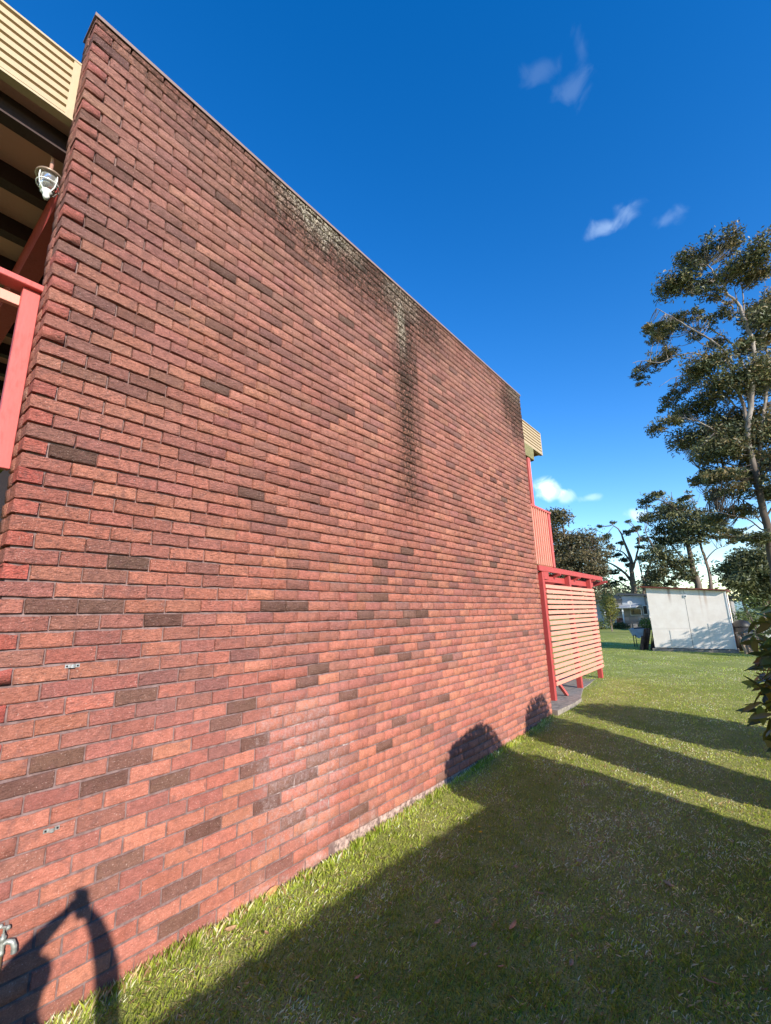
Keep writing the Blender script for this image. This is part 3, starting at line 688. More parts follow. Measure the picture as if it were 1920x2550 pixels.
def gum(name, label, Y, branches, pads, seed, bark, cols, ln, wd, base=None, group='gum trees behind the shed', dens=1.0, twig=.03, bt=1.0):
    rng = np.random.default_rng(seed)
    sc = lambda u, v: float((at(u, v, Y)-CAM) @ FW)/FPX
    lines = []; wood = MB(); g = None
    for br in branches:
        pts, r0, r1 = br[0], br[1], br[2]; dy = br[3] if len(br) > 3 else 0.0
        P = [at(u, v, Y) for u, v in pts]
        n = len(P); P = np.array(P)
        if dy: P[:, 1] += dy*np.linspace(0, 1, n)**1.2
        L = smooth_line(P, 4); L[1:-1] += rng.normal(0, max(r1*.5, .02), (len(L)-2, 3))
        wood.tube(L, np.linspace(r0, r1, len(L))*bt, 7 if r0 > .08 else 5); lines.append(L)
    AL = np.concatenate(lines)
    VV, CC = [], []
    for (u0, v0, u1, v1, th, cnt, *rest) in pads:
        dy = rest[0] if rest else float(rng.normal(0, 1.2)); cnt = int(cnt*dens)
        A, B = at(u0, v0, Y), at(u1, v1, Y); s = sc((u0+u1)/2, (v0+v1)/2); thm = th*s; lm = np.linalg.norm(B-A)
        nc = max(4, cnt//26); t = rng.random(nc)
        perp = np.cross(B-A, FW); perp /= np.linalg.norm(perp)+1e-9
        if perp[2] < 0: perp = -perp
        c = A + (B-A)*t[:, None] + perp*(np.clip(rng.normal(0, .34, (nc, 1)), -.6, .6)*thm)
        c[:, 1] += dy + rng.normal(0, max(.2*lm, .4), nc)
        rad = max(thm*.27, .12)*rng.uniform(.7, 1.3)
        for k in range(nc):
            m = max(6, int(cnt/nc)); q = c[k] + np.clip(rng.normal(0, 1, (m, 3)), -1.5, 1.5)*np.array([rad*1.5, rad*1.5, rad*.62])
            VV.append(leaf_quads(q, ln, wd, rng, .35, .35))
            b = np.array(cols[rng.integers(len(cols))])*rng.uniform(.75, 1.3); CC.append(b*rng.uniform(.75, 1.25, (m, 1)))
            if np.min(np.linalg.norm(AL-c[k], axis=1)) < 2.2:
                dd = np.linalg.norm(AL-c[k], axis=1) - .25*np.maximum(0, c[k][2]-AL[:, 2]); j = AL[np.argmin(dd)]
                md = (j+c[k])/2 + np.array([rng.normal(0, .12), rng.normal(0, .12), -.06*np.linalg.norm(c[k]-j)])
                wood.tube([j, md, c[k]], [twig, twig*.65, twig*.3], 4, False)
    base = base if base is not None else lines[0][0]
    t = empty(name, base, label, 'tree', group)
    w = wood.build('trunk', bark, t); w.location = -Vector(base)
    V = np.concatenate(VV); col = np.concatenate(CC)
    o = link('crown', np_mesh('crown', V, np.arange(len(V)).reshape(-1, 4), LEAFM, col), t); o.location = -Vector(base)
    return t
OLV = [(.105, .11, .048), (.15, .14, .06), (.085, .095, .045), (.22, .165, .075), (.24, .175, .08)]
DKG = [(.08, .098, .05), (.115, .125, .058), (.16, .155, .065), (.07, .085, .048)]
# the tall open gum whose crown leaves the frame
def gzf(x, y): return float(gz(x, y))
def tree_base(u, v, Y):
    p = at(u, v, Y); return np.array([p[0], p[1], gzf(p[0], p[1])-.1])
YB = 32
big_br = [
  ([(1938, 1530), (1927, 1420), (1912, 1321), (1899, 1263), (1886, 1191), (1873, 1150), (1862, 1090), (1872, 1000), (1880, 912), (1872, 864), (1859, 826), (1847, 795), (1837, 778), (1814, 757), (1801, 730), (1776, 702), (1761, 689)], .34, .05, -1.5),
  ([(1866, 1080), (1845, 990), (1824, 935), (1811, 904), (1799, 887), (1766, 866), (1728, 851), (1697, 836), (1650, 815)], .17, .03, -2.5),
  ([(1868, 1020), (1852, 914), (1829, 859), (1811, 836), (1791, 816), (1753, 793), (1720, 800)], .15, .03, 1.5),
  ([(1815, 915), (1799, 909), (1766, 897), (1728, 892), (1690, 902), (1652, 924), (1609, 924), (1590, 935)], .09, .02, -2),
  ([(1825, 767), (1809, 757), (1768, 745), (1725, 745), (1680, 740)], .08, .02, -1),
  ([(1850, 800), (1852, 757), (1847, 712), (1840, 660), (1845, 625)], .08, .015, 1),
  ([(1885, 1180), (1905, 1000), (1912, 900), (1905, 838), (1892, 788), (1897, 737), (1905, 680)], .16, .03, 2),
  ([(1905, 838), (1925, 780), (1950, 720), (1975, 690)], .1, .03, 1), ([(1837, 778), (1830, 720), (1822, 690), (1812, 660)], .05, .015, .5),
  ([(1766, 866), (1740, 850), (1715, 825), (1690, 800)], .05, .015), ([(1728, 851), (1700, 860), (1660, 862)], .04, .012), ([(1809, 757), (1785, 735), (1750, 722), (1715, 715)], .045, .012),
  ([(1776, 702), (1740, 690), (1712, 690)], .035, .012), ([(1830, 1010), (1780, 960), (1740, 940), (1690, 955), (1650, 985)], .07, .015, -1.5),
  ([(1870, 1140), (1800, 1090), (1740, 1060), (1690, 1060), (1645, 1085)], .09, .02, -2), ([(1880, 1170), (1820, 1150), (1770, 1140), (1735, 1150)], .08, .02, 2),
  ([(1915, 1330), (1870, 1300), (1830, 1290), (1790, 1285), (1750, 1290)], .07, .015, -2), ([(1912, 1321), (1880, 1280), (1850, 1240), (1800, 1225), (1760, 1230)], .06, .015, 1.5),
  ([(1905, 1290), (1950, 1230), (1990, 1200)], .1, .03, 1), ([(1890, 1210), (1940, 1120), (1980, 1060)], .12, .03, -1), ([(1918, 1360), (1870, 1350), (1830, 1345), (1790, 1340)], .05, .012, -2.5)]
big_pad = [
  (1702, 692, 1842, 621, 26, 1500), (1720, 705, 1790, 680, 16, 500), (1654, 750, 1740, 712, 32, 1300), (1606, 826, 1697, 783, 25, 1000), (1612, 832, 1630, 850, 10, 160), (1578, 945, 1665, 871, 15, 620), (1637, 866, 1687, 838, 15, 320),
  (1629, 998, 1728, 914, 18, 720), (1804, 725, 1925, 643, 30, 1500), (1847, 770, 1930, 702, 28, 1100), (1756, 818, 1829, 783, 16, 350), (1765, 853, 1795, 838, 18, 220), (1710, 810, 1738, 795, 12, 150), (1745, 770, 1800, 755, 14, 220),
  (1725, 960, 1816, 922, 34, 1300), (1880, 830, 1930, 770, 40, 900), (1850, 880, 1900, 850, 22, 300), (1830, 900, 1870, 870, 16, 220), (1900, 900, 1940, 880, 40, 700),
  (1672, 1035, 1760, 990, 34, 1100), (1760, 985, 1925, 930, 50, 2600), (1750, 1040, 1925, 1010, 52, 3000), (1680, 1085, 1800, 1060, 40, 1700), (1780, 1090, 1925, 1070, 46, 2400), (1629, 1092, 1690, 1062, 14, 380),
  (1735, 1130, 1860, 1120, 36, 1600), (1740, 1165, 1830, 1160, 26, 1000), (1860, 1140, 1930, 1130, 40, 1000), (1760, 1205, 1850, 1190, 22, 700), (1770, 1240, 1860, 1225, 22, 620), (1800, 1265, 1890, 1260, 22, 500),
  (1780, 1320, 1850, 1330, 20, 420), (1745, 1290, 1800, 1282, 18, 330), (1850, 1350, 1930, 1345, 20, 420), (1890, 1200, 1930, 1220, 34, 600), (1850, 700, 1930, 660, 22, 600), (1870, 780, 1935, 745, 26, 700), (1860, 840, 1930, 820, 24, 600), (1870, 930, 1935, 900, 30, 900), (1640, 905, 1690, 885, 10, 200), (1690, 770, 1740, 755, 14, 260), (1720, 1190, 1760, 1180, 16, 260), (1850, 1180, 1900, 1170, 24, 600), (1930, 1060, 2050, 1000, 60, 1500, 1), (1930, 950, 2060, 850, 60, 1400, 1), (1930, 800, 2040, 700, 50, 1100, 1), (1930, 1200, 2050, 1150, 60, 1300)]
gum('gum_tree', 'tall pale-limbed gum tree with open windswept crown above the shed', YB, big_br, big_pad, 5, BARK1, OLV+DKG, .24, .075, base=tree_base(1938, 1530, YB), dens=2.1, twig=.018, bt=.62)
YM = 58
mid_br = [
  ([(1748, 1500), (1738, 1455), (1725, 1410), (1712, 1340), (1700, 1290), (1680, 1265)], .42, .06, -1), ([(1738, 1455), (1700, 1425), (1660, 1395), (1630, 1360), (1615, 1330)], .22, .04, -2),
  ([(1772, 1500), (1768, 1440), (1755, 1390), (1742, 1350), (1735, 1300), (1728, 1260), (1716, 1230)], .2, .03, 2), ([(1755, 1400), (1780, 1370), (1800, 1362)], .08, .02), ([(1700, 1290), (1670, 1260), (1640, 1245), (1610, 1250)], .1, .02),
  ([(1725, 1410), (1690, 1380), (1650, 1330), (1620, 1300)], .12, .03, 2), ([(1712, 1340), (1740, 1310), (1770, 1300)], .12, .03), ([(1716, 1232), (1735, 1250), (1745, 1225)], .03, .01), ([(1672, 1225), (1674, 1260)], .025, .03)]
mid_pad = [(1592, 1262, 1668, 1235, 16, 600), (1685, 1245, 1715, 1228, 14, 300), (1605, 1290, 1700, 1268, 22, 900), (1640, 1270, 1720, 1260, 24, 900), (1660, 1295, 1780, 1290, 30, 1500), (1690, 1320, 1800, 1310, 26, 1300), (1620, 1320, 1700, 1310, 26, 900),
  (1610, 1350, 1680, 1345, 24, 800), (1680, 1345, 1745, 1345, 26, 900), (1620, 1390, 1680, 1380, 30, 900), (1660, 1410, 1730, 1395, 28, 900), (1615, 1430, 1660, 1420, 30, 700), (1680, 1440, 1730, 1430, 24, 500), (1745, 1330, 1790, 1335, 14, 260), (1770, 1290, 1810, 1300, 14, 300), (1590, 1300, 1610, 1290, 12, 160),
  (1600, 1455, 1680, 1450, 18, 500), (1800, 1350, 1830, 1345, 12, 140)]
gum('gum_tree', 'broad dark gum tree with leaning twin trunks rising behind the shed roof', YM, mid_br, mid_pad, 8, BARK2, DKG+[(.10, .095, .035)], .42, .14, base=tree_base(1752, 1505, YM), dens=1.1, twig=.03)
YL = 62
bare_br = [
  ([(1583, 1520), (1580, 1480), (1577, 1450), (1574, 1420), (1572, 1390), (1560, 1360), (1548, 1325), (1530, 1310)], .42, .04, -1), ([(1577, 1455), (1560, 1430), (1535, 1410), (1510, 1400), (1490, 1395)], .2, .03, -2), ([(1574, 1420), (1585, 1380), (1590, 1340), (1575, 1310)], .16, .03, 1),
  ([(1572, 1400), (1550, 1375), (1520, 1365), (1500, 1345)], .12, .02, 1), ([(1600, 1500), (1606, 1450), (1615, 1410), (1625, 1380), (1635, 1350)], .2, .03, 1), ([(1580, 1475), (1560, 1460), (1535, 1445), (1505, 1435)], .14, .03, -1), ([(1606, 1450), (1595, 1420), (1590, 1390)], .1, .03), ([(1585, 1480), (1565, 1478), (1545, 1468), (1515, 1455)], .1, .02)]
rr = random.Random(3)
bare_pad = [(1500, 1345, 1512, 1340, 9, 130), (1512, 1335, 1524, 1338, 8, 110), (1523, 1302, 1528, 1300, 5, 60), (1498, 1315, 1504, 1312, 5, 60), (1535, 1352, 1550, 1348, 7, 110), (1555, 1330, 1572, 1326, 8, 150), (1575, 1345, 1605, 1338, 9, 260), (1568, 1318, 1590, 1310, 8, 200), (1510, 1365, 1525, 1360, 7, 100), (1505, 1385, 1525, 1378, 9, 160), (1530, 1380, 1545, 1385, 8, 130),
  (1545, 1398, 1560, 1394, 8, 150), (1500, 1405, 1520, 1403, 9, 170), (1585, 1365, 1600, 1360, 8, 120), (1595, 1395, 1620, 1390, 9, 230), (1620, 1370, 1640, 1360, 10, 220), (1520, 1425, 1545, 1425, 9, 180), (1485, 1430, 1510, 1428, 12, 260), (1545, 1440, 1560, 1445, 8, 130), (1600, 1440, 1640, 1430, 14, 350), (1555, 1295, 1560, 1292, 4, 40), (1590, 1460, 1630, 1460, 14, 320), (1490, 1375, 1500, 1368, 8, 110), (1505, 1455, 1540, 1458, 12, 260), (1560, 1408, 1570, 1405, 7, 90)]
gum('gum_tree', 'sparse bare-limbed gum tree with small dark tufts behind the grey house', YL, bare_br, bare_pad, 12, BARK2, DKG[:2]+[(.03, .04, .025)], .36, .13, base=tree_base(1584, 1530, YL), dens=1.35, twig=.035)
YD = 46
dark_br = [([(1430, 1520), (1425, 1440), (1418, 1380), (1405, 1330), (1400, 1300)], .3, .05), ([(1425, 1440), (1455, 1390), (1475, 1350)], .15, .03), ([(1422, 1420), (1395, 1380), (1380, 1340)], .15, .03, 1), ([(1428, 1470), (1470, 1430), (1500, 1420)], .12, .03, -1)]
dark_pad = [(1375, 1300, 1435, 1300, 26, 2000), (1375, 1335, 1395, 1325, 34, 900), (1395, 1350, 1480, 1335, 30, 2400), (1390, 1380, 1495, 1365, 36, 3300), (1385, 1410, 1495, 1395, 36, 3300), (1385, 1440, 1500, 1430, 34, 3000), (1480, 1415, 1520, 1425, 20, 700), (1400, 1470, 1510, 1465, 36, 1800), (1340, 1400, 1385, 1380, 60, 2500, 1), (1330, 1330, 1370, 1320, 40, 1200, 1), (1300, 1450, 1400, 1450, 50, 1600)]
gum('gum_tree', 'dense olive brown tree with rounded crown behind the balcony', YD, dark_br, dark_pad, 15, BARK2, [(.13, .105, .052), (.10, .088, .045), (.16, .125, .06), (.08, .08, .042)], .30, .11, base=tree_base(1432, 1535, YD), dens=1.0, twig=.03)
YR2 = 40
low_br = [([(1868, 1575), (1862, 1540), (1850, 1490), (1838, 1440), (1830, 1400)], .16, .04), ([(1900, 1560), (1905, 1480), (1895, 1430), (1885, 1400)], .18, .05), ([(1850, 1490), (1880, 1460), (1905, 1450)], .07, .02), ([(1838, 1440), (1815, 1425), (1800, 1400)], .05, .02)]
low_pad = [(1790, 1420, 1850, 1405, 26, 900), (1830, 1395, 1925, 1385, 36, 1900), (1840, 1430, 1930, 1425, 40, 2600), (1815, 1455, 1870, 1450, 26, 900), (1850, 1470, 1930, 1470, 36, 2400), (1870, 1500, 1930, 1495, 24, 1100), (1800, 1440, 1830, 1440, 16, 300), (1925, 1440, 2000, 1440, 90, 1800), (1890, 1345, 1930, 1365, 26, 600)]
gum('gum_tree', 'bushy dark tree with thin leaning trunk between shed and green roofed house', YR2, low_br, low_pad, 21, BARK2, DKG, .30, .10, base=tree_base(1868, 1580, YR2), dens=1.0)

def shrub(name, label, c, rx, ry, rz, zc, n, ln, wd, cols, seed, cat='shrub', group=None, shell=.55, nleaf_obj=0, wiggle=.25, stem=True, boxy=0, vase=0.0, extra=()):
    rng = np.random.default_rng(seed)
    g = gzf(c[0], c[1]); base = np.array([c[0], c[1], g])
    d = rng.normal(size=(n, 3)); d /= np.linalg.norm(d, axis=1, keepdims=True)
    rad = shell+(1-shell)*rng.random(n)**.6
    # lumpy outline made of lobes
    lob = rng.normal(size=(14, 3)); lob /= np.linalg.norm(lob, axis=1, keepdims=True)
    lump = 1 + wiggle*(np.max(d @ lob.T, axis=1)-.82)*1.6
    if boxy: lump = lump/np.sqrt((np.abs(d[:, 1])**boxy+np.abs(d[:, 2])**boxy)**(2/boxy)+d[:, 0]**2)
    Q = d*np.array([rx, ry, rz])*(rad*lump)[:, None]
    if vase: k_ = (Q[:, 2]/rz); Q[:, 1] = Q[:, 1]*(1+.45*k_)+vase*k_
    P = base + np.array([0, 0, zc]) + Q
    for (ex, ey, ez, e1, e2, e3, en) in extra:
        dd = rng.normal(size=(en, 3)); dd /= np.linalg.norm(dd, axis=1, keepdims=True)
        P = np.concatenate([P, np.array([ex, ey, ez])+dd*np.array([e1, e2, e3])*rng.random((en, 1))**.4])
    P = P[P[:, 2] > g+.06]; n = len(P)
    t = empty(name, base, label, cat, group)
    m = MB()
    for k in range(9):
        a = rng.uniform(0, 2*math.pi); q = P[rng.integers(n)]-base
        m.tube([(math.cos(a)*.05, math.sin(a)*.05, -.05), (q[0]*.35, q[1]*.35, q[2]*.5), (q[0]*.9, q[1]*.9, q[2]*.92)], [.025*max(1, rz), .014*max(1, rz), .005], 5)
    m.build('stem', BARK2, t)
    cl = np.array(cols)[rng.integers(len(cols), size=n)]*rng.uniform(.7, 1.3, (n, 1))
    keep = np.ones(n, bool)
    if nleaf_obj:                        # the nearest leaves that can be told apart are leaves of their own
        u, v, w = proj(P); dist = np.linalg.norm(P-CAM, axis=1)
        cand = np.where((u > 1800) & (u < 1960) & (v > 1300) & (v < 1850) & (w > 0))[0]; cand = cand[np.argsort(dist[cand])][:nleaf_obj]
        keep[cand] = False
        meshes = []
        for q in range(6):
            mb = MB(); r = random.Random(q); L, W = ln*r.uniform(1.0, 1.25), wd*r.uniform(.95, 1.2); V = []; bend = r.uniform(.05, .28)
            prof = [(0, .04), (.18, .34), (.42, .5), (.68, .42), (.88, .2), (1, .01)]
            for s_, w_ in prof: V += [(s_*L, -w_*W, .10*W-bend*L*s_*s_), (s_*L, 0, -bend*L*s_*s_), (s_*L, w_*W, .10*W-bend*L*s_*s_)]
            F = [(3*i+j, 3*i+3+j, 3*i+4+j, 3*i+1+j) for i in range(5) for j in (0, 1)]
            mb.add(V, F, True); mt_ = leafobj; meshes.append(mb.mesh('leaf', mt_))
        for k in cand:
            o = link('leaf', meshes[rng.integers(6)], t); o.location = P[k]-base
            o.rotation_euler = (rng.normal(0, .5), rng.normal(.45, .45), rng.uniform(0, 2*math.pi)); o.color = (*cl[k], 1)
    C2 = P[keep]; V = leaf_quads(C2, ln, wd, rng, .25, .35)
    o = link('foliage', np_mesh('foliage', V, np.arange(len(V)).reshape(-1, 4), SHRM, cl[keep]), t); o.location = -Vector(base); o['kind'] = 'stuff'
    return t
_t = NT('broad_leaf'); _c = _t.n('ShaderNodeObjectInfo').outputs['Color']; _b = _t.n('ShaderNodeBsdfPrincipled'); _t.l(_c, _b.inputs['Base Color']); _b.inputs['Roughness'].default_value = .35
_tr = _t.n('ShaderNodeBsdfTranslucent'); _t.l(_c, _tr.inputs['Color']); _mx = _t.n('ShaderNodeMixShader'); _mx.inputs[0].default_value = .3
_t.l(_b.outputs[0], _mx.inputs[1]); _t.l(_tr.outputs[0], _mx.inputs[2]); _t.l(_mx.outputs[0], _t.out.inputs[0]); leafobj = _t.m
OL2 = [(.13, .17, .03), (.19, .20, .04), (.09, .12, .028), (.28, .30, .05), (.14, .15, .04)]
shrub('broadleaf_shrub', 'broadleaf olive green shrub with drooping leaves beside the lawn edge', (4.10, 3.34), 1.22, .70, .97, 1.22, 13000, .115, .046, OL2, 31, group=None, nleaf_obj=190, wiggle=.22, shell=.4, boxy=3.2, extra=((3.10, 3.72, 1.60, .24, .32, .30, 260), (3.0, 3.6, 1.36, .14, .2, .12, 60)))
shrub('broadleaf_shrub', 'tall narrow green shrub between broadleaf shrub and low shrub on lawn edge', (4.1, 5.08), .6, .45, 1.03, 1.27, 8000, .11, .045, OL2, 32, shell=.3, wiggle=.15, boxy=3.0, vase=.27)
shrub('broadleaf_shrub', 'low rounded green shrub, last along the lawn edge', (4.1, 6.83), .6, .72, .85, .98, 8000, .11, .045, OL2, 33, shell=.3, wiggle=.15, boxy=2.8)
shrub('broadleaf_shrub', 'leafy shrub beside the shed throwing shade on its wall', (4.75, 18.75), .9, 1.05, 1.05, 1.35, 2600, .16, .05, OL2, 34)
shrub('garden_shrub', 'yellow green twiggy shrub before the grey house', at(1521, 1545, 37)[:2], .62, .6, 1.2, 1.75, 2300, .16, .06, [(.24, .24, .05), (.17, .19, .05), (.30, .26, .07), (.10, .11, .05)], 35, shell=.25, wiggle=.5)
for i, (u, Y, rx, rz, cc, lab) in enumerate([(1497, 41, 1.0, .55, (.14, .17, .04), 'low bright green garden plant by the yellow shrub'), (1545, 42, .7, .35, (.10, .12, .04), 'small dry garden plant below the grey house verandah'), (1612, 41, .6, .6, (.10, .16, .03), 'fresh green garden plant beside the shed corner'),
        (1853, 30, .8, 1.2, (.13, .16, .04), 'light green bush behind the black bin'), (1886, 27, .9, 1.35, (.10, .13, .035), 'olive bush beyond the black bin before the green roof')]):
    p = at(u, 1560, Y); shrub('garden_shrub', lab, (p[0], p[1]), rx, rx*.8, rz, rz*.6, 1300, .13, .05, [cc, tuple(x*.7 for x in cc), tuple(x*1.25 for x in cc)], 60+i, shell=.3)
def distant():
    rng = np.random.default_rng(77); V, Cc = [], []
    for i in range(240):
        x = rng.uniform(-75, 60); y = rng.uniform(95, 135); h = rng.uniform(3.5, 8.0); g = gzf(x, y); m = 230
        q = np.array([x, y, g+h*.5]) + rng.normal(size=(m, 3))*np.array([2.2, 1.5, h*.26]); q = q[q[:, 2] > g]
        V.append(leaf_quads(q, .8, .4, rng, .1, .3)); Cc.append(np.array(DKG[rng.integers(4)])*rng.uniform(.8, 1.4)*rng.uniform(.8, 1.2, (len(q), 1)))
    V = np.concatenate(V); o = link('distant_trees', np_mesh('distant_trees', V, np.arange(len(V)).reshape(-1, 4), LEAFM, np.concatenate(Cc))); tag(o, 'far-off dark treeline along the horizon', 'trees', kind='stuff')
distant()

# ------------------------------------------------------------------ shed and things about it
def shed():
    t = empty('garden_shed', (.9, 21.2, .25), 'off white fibro garden shed with rust streaks and red brown roof', 'shed'); L = Vector(t.location)
    m = NT('fibro_sheet'); p = m.pos(); x, y, z = m.xyz()
    a = m.noise(m.scale(p, (1, 1, .1)), 5, 4, .6); b = m.noise(p, 3, 4, .6)
    c = m.mix(m.mapr(b, .3, .7), (.76, .67, .585), (.83, .75, .67)); c = m.mix(m.math('MULTIPLY', m.mapr(a, .55, .72), .2), c, (.5, .42, .34))
    def streak(x0, w, z0, col, st):
        nonlocal c
        f = m.math('MULTIPLY', m.mapr(m.math('ABSOLUTE', m.math('SUBTRACT', m.math('ADD', x, m.math('MULTIPLY', m.math('SUBTRACT', a, .5), .08)), x0)), w, 0.), m.mapr(z, z0, 2.6)); c = m.mix(m.math('MULTIPLY', f, st), c, col)
    streak(.42, .07, 1.85, (.25, .15, .11), .8); streak(1.55, .07, 1.5, (.45, .26, .15), .7); streak(1.38, .05, 1.3, (.45, .28, .17), .45); streak(.8, .04, 2.1, (.3, .2, .15), .4)
    m.bsdf(c, .8, m.bump(b, .004, .3), .2); fib = m.m
    roofm = paint('rust_roof', (.16, .045, .03), .6, .5); 
    def part(mb, n, mat): o = mb.build(n, mat, t); o.location = -L; return o
    def sheet(x0, x1, z0, z1l, z1r, y0, y1, n='sheet'):
        mb = MB(); mb.add([(x0, y0, z0), (x1, y0, z0), (x1, y0, z1r), (x0, y0, z1l), (x0, y1, z0), (x1, y1, z0), (x1, y1, z1r), (x0, y1, z1l)], [(0,1,2,3), (7,6,5,4), (0,4,5,1), (1,5,6,2), (2,6,7,3), (3,7,4,0)]); return part(mb, n, fib)
    top = lambda xx: 2.66-(xx+.34)*.10
    sheet(-.34, .905, 1.08, top(-.34), top(.905), 20.0, 20.012); sheet(-.34, .905, .40, 1.074, 1.074, 20.001, 20.012)
    sheet(.915, 2.15, .37, top(.915), top(2.15), 20.002, 20.014)
    sheet(.25, .885, .43, 1.02, 1.03, 19.990, 19.9985, 'patch_panel'); sheet(1.49, 2.14, .41, 1.27, 1.27, 19.990, 19.9995, 'patch_panel')
    part(MB().box(-.335, 2.145, 20.02, 22.6, .37, 2.40), 'side_wall', fib)
    part(MB().box(2.152, 2.19, 19.985, 20.05, .36, 2.42), 'corner_trim', MAT['white']); part(MB().box(2.191, 2.205, 20.0, 20.06, .36, 2.38), 'corner_strip', roofm)
    part(MB().box(.906, .914, 19.9985, 20.01, .42, 2.50), 'seam', MAT['dark'])
    rf = MB(); rf.add([(-.58, 19.86, 2.70), (2.26, 19.86, 2.415), (2.26, 22.75, 2.415), (-.58, 22.75, 2.70), (-.58, 19.86, 2.745), (2.26, 19.86, 2.46), (2.26, 22.75, 2.46), (-.58, 22.75, 2.745)], [(3,2,1,0), (4,5,6,7), (0,1,5,4), (1,2,6,5), (2,3,7,6), (3,0,4,7)]); part(rf, 'roof', roofm)
    part(MB().box(-.42, 2.22, 19.93, 22.65, .12, .345), 'base_slab', MAT['concrete'])
    part(MB().box(.9, 2.15, 19.975, 19.999, .347, .366), 'bottom_strip', MAT['dark'])
    pl = part(MB().box(.885, .985, 19.975, 19.983, 2.23, 2.34), 'wall_plate', MAT['white'])
    MB().box(.915, .955, 19.968, 19.9745, 2.255, 2.305).build('socket', MAT['dark'], pl)
shed()
def leaning(name, lab, cat, specs, loc, mat):
    t = empty(name, loc, lab, cat); L = Vector(loc)
    for p, q, w, h in specs:
        o = MB().bar(p, q, w, h).build('plank', mat, t); o.location = -L
wd1 = simple('dark_old_wood', (.075, .045, .035), .9, .2, 0, .4, 12, .004); wd2 = simple('pale_old_wood', (.36, .25, .17), .9, .2, 0, .35, 12, .004)
def pile(seed, cx, cy, n, spread, hmax, lean):
    r = random.Random(seed); out = []
    for i in range(n):
        x = cx+r.uniform(-spread, spread); y = cy+r.uniform(-.3, .3); g = gzf(x, y); h = r.uniform(.35, hmax)
        out.append(((x, y, g), (x+lean*h*r.uniform(.3, .9), y+r.uniform(-.1, .25), g+h), r.uniform(.04, .10), r.uniform(.03, .07)))
    return out
leaning('timber_pile', 'dark old timber offcuts stacked against left side of shed', 'timber', pile(2, -.72, 20.5, 12, .22, .85, .35), (-.7, 20.5, .25), wd1)
leaning('timber_pile', 'pale broken timber offcuts leaning by right side of shed', 'timber', pile(4, 2.60, 20.0, 12, .3, .75, -.35), (2.6, 20.0, .25), wd2)
def bin_():
    t = empty('compost_bin', (2.42, 21.2, .25), 'black plastic compost bin beside right side of shed', 'bin')
    blk = simple('black_plastic', (.014, .014, .015), .5, .4)
    MB().lathe([(0, 0), (.34, 0), (.30, .62), (.28, .86), (0, .86)], n=18).build('body', blk, t); MB().lathe([(.30, .862), (.30, .92), (.22, 1.04), (.08, 1.10), (0, 1.10)], n=18).build('lid', blk, t)
bin_()
def covered_stand():
    X0, X1, Y0, Y1 = -1.50, -.88, 21.8, 22.3
    t = empty('covered_barbecue', (-1.19, 22.05, .25), 'small barbecue under pale blue grey cover on thin black legs', 'barbecue'); L = Vector(t.location)
    clo = simple('pale_cover', (.36, .42, .52), .7, .2, 0, .12, 8, .01)
    m = MB(); rt, rb = [], []; n = 28
    for k in range(n):
        a = 2*math.pi*k/n; ca, sa = math.cos(a), math.sin(a); q = max(abs(ca), abs(sa)); fl = .06*abs(math.sin(2*a))**3
        x = -1.19+.31*ca/q; y = 22.05+.24*sa/q
        rt.append((-1.19+(.31+fl)*ca/q, 22.05+(.24+fl)*sa/q, 1.0+fl*.3)); rb.append((-1.19+(.24)*ca/q*1.0, 22.05+.20*sa/q, .62+.10*abs(math.sin(2*a))**2+.02*math.sin(5*a)))
    m.add(rt+rb, [(k, (k+1) % n, n+(k+1) % n, n+k) for k in range(n)], True); m.add(rt, [tuple(range(n))])
    o = m.build('cover', clo, t); o.location = -L
    for x, y in ((-1.40, 21.86), (-1.30, 21.84), (-.99, 22.22), (-1.08, 21.86)):
        o = MB().tube([(x, y, gzf(x, y)-.01), (x, y, .75)], .016, 6).build('leg', MAT['dark'], t); o.location = -L
    o = MB().box(-1.36, -1.03, 21.95, 22.2, 1.005, 1.05, .01).build('tray', MAT['dark'], t); o.location = -L
covered_stand()

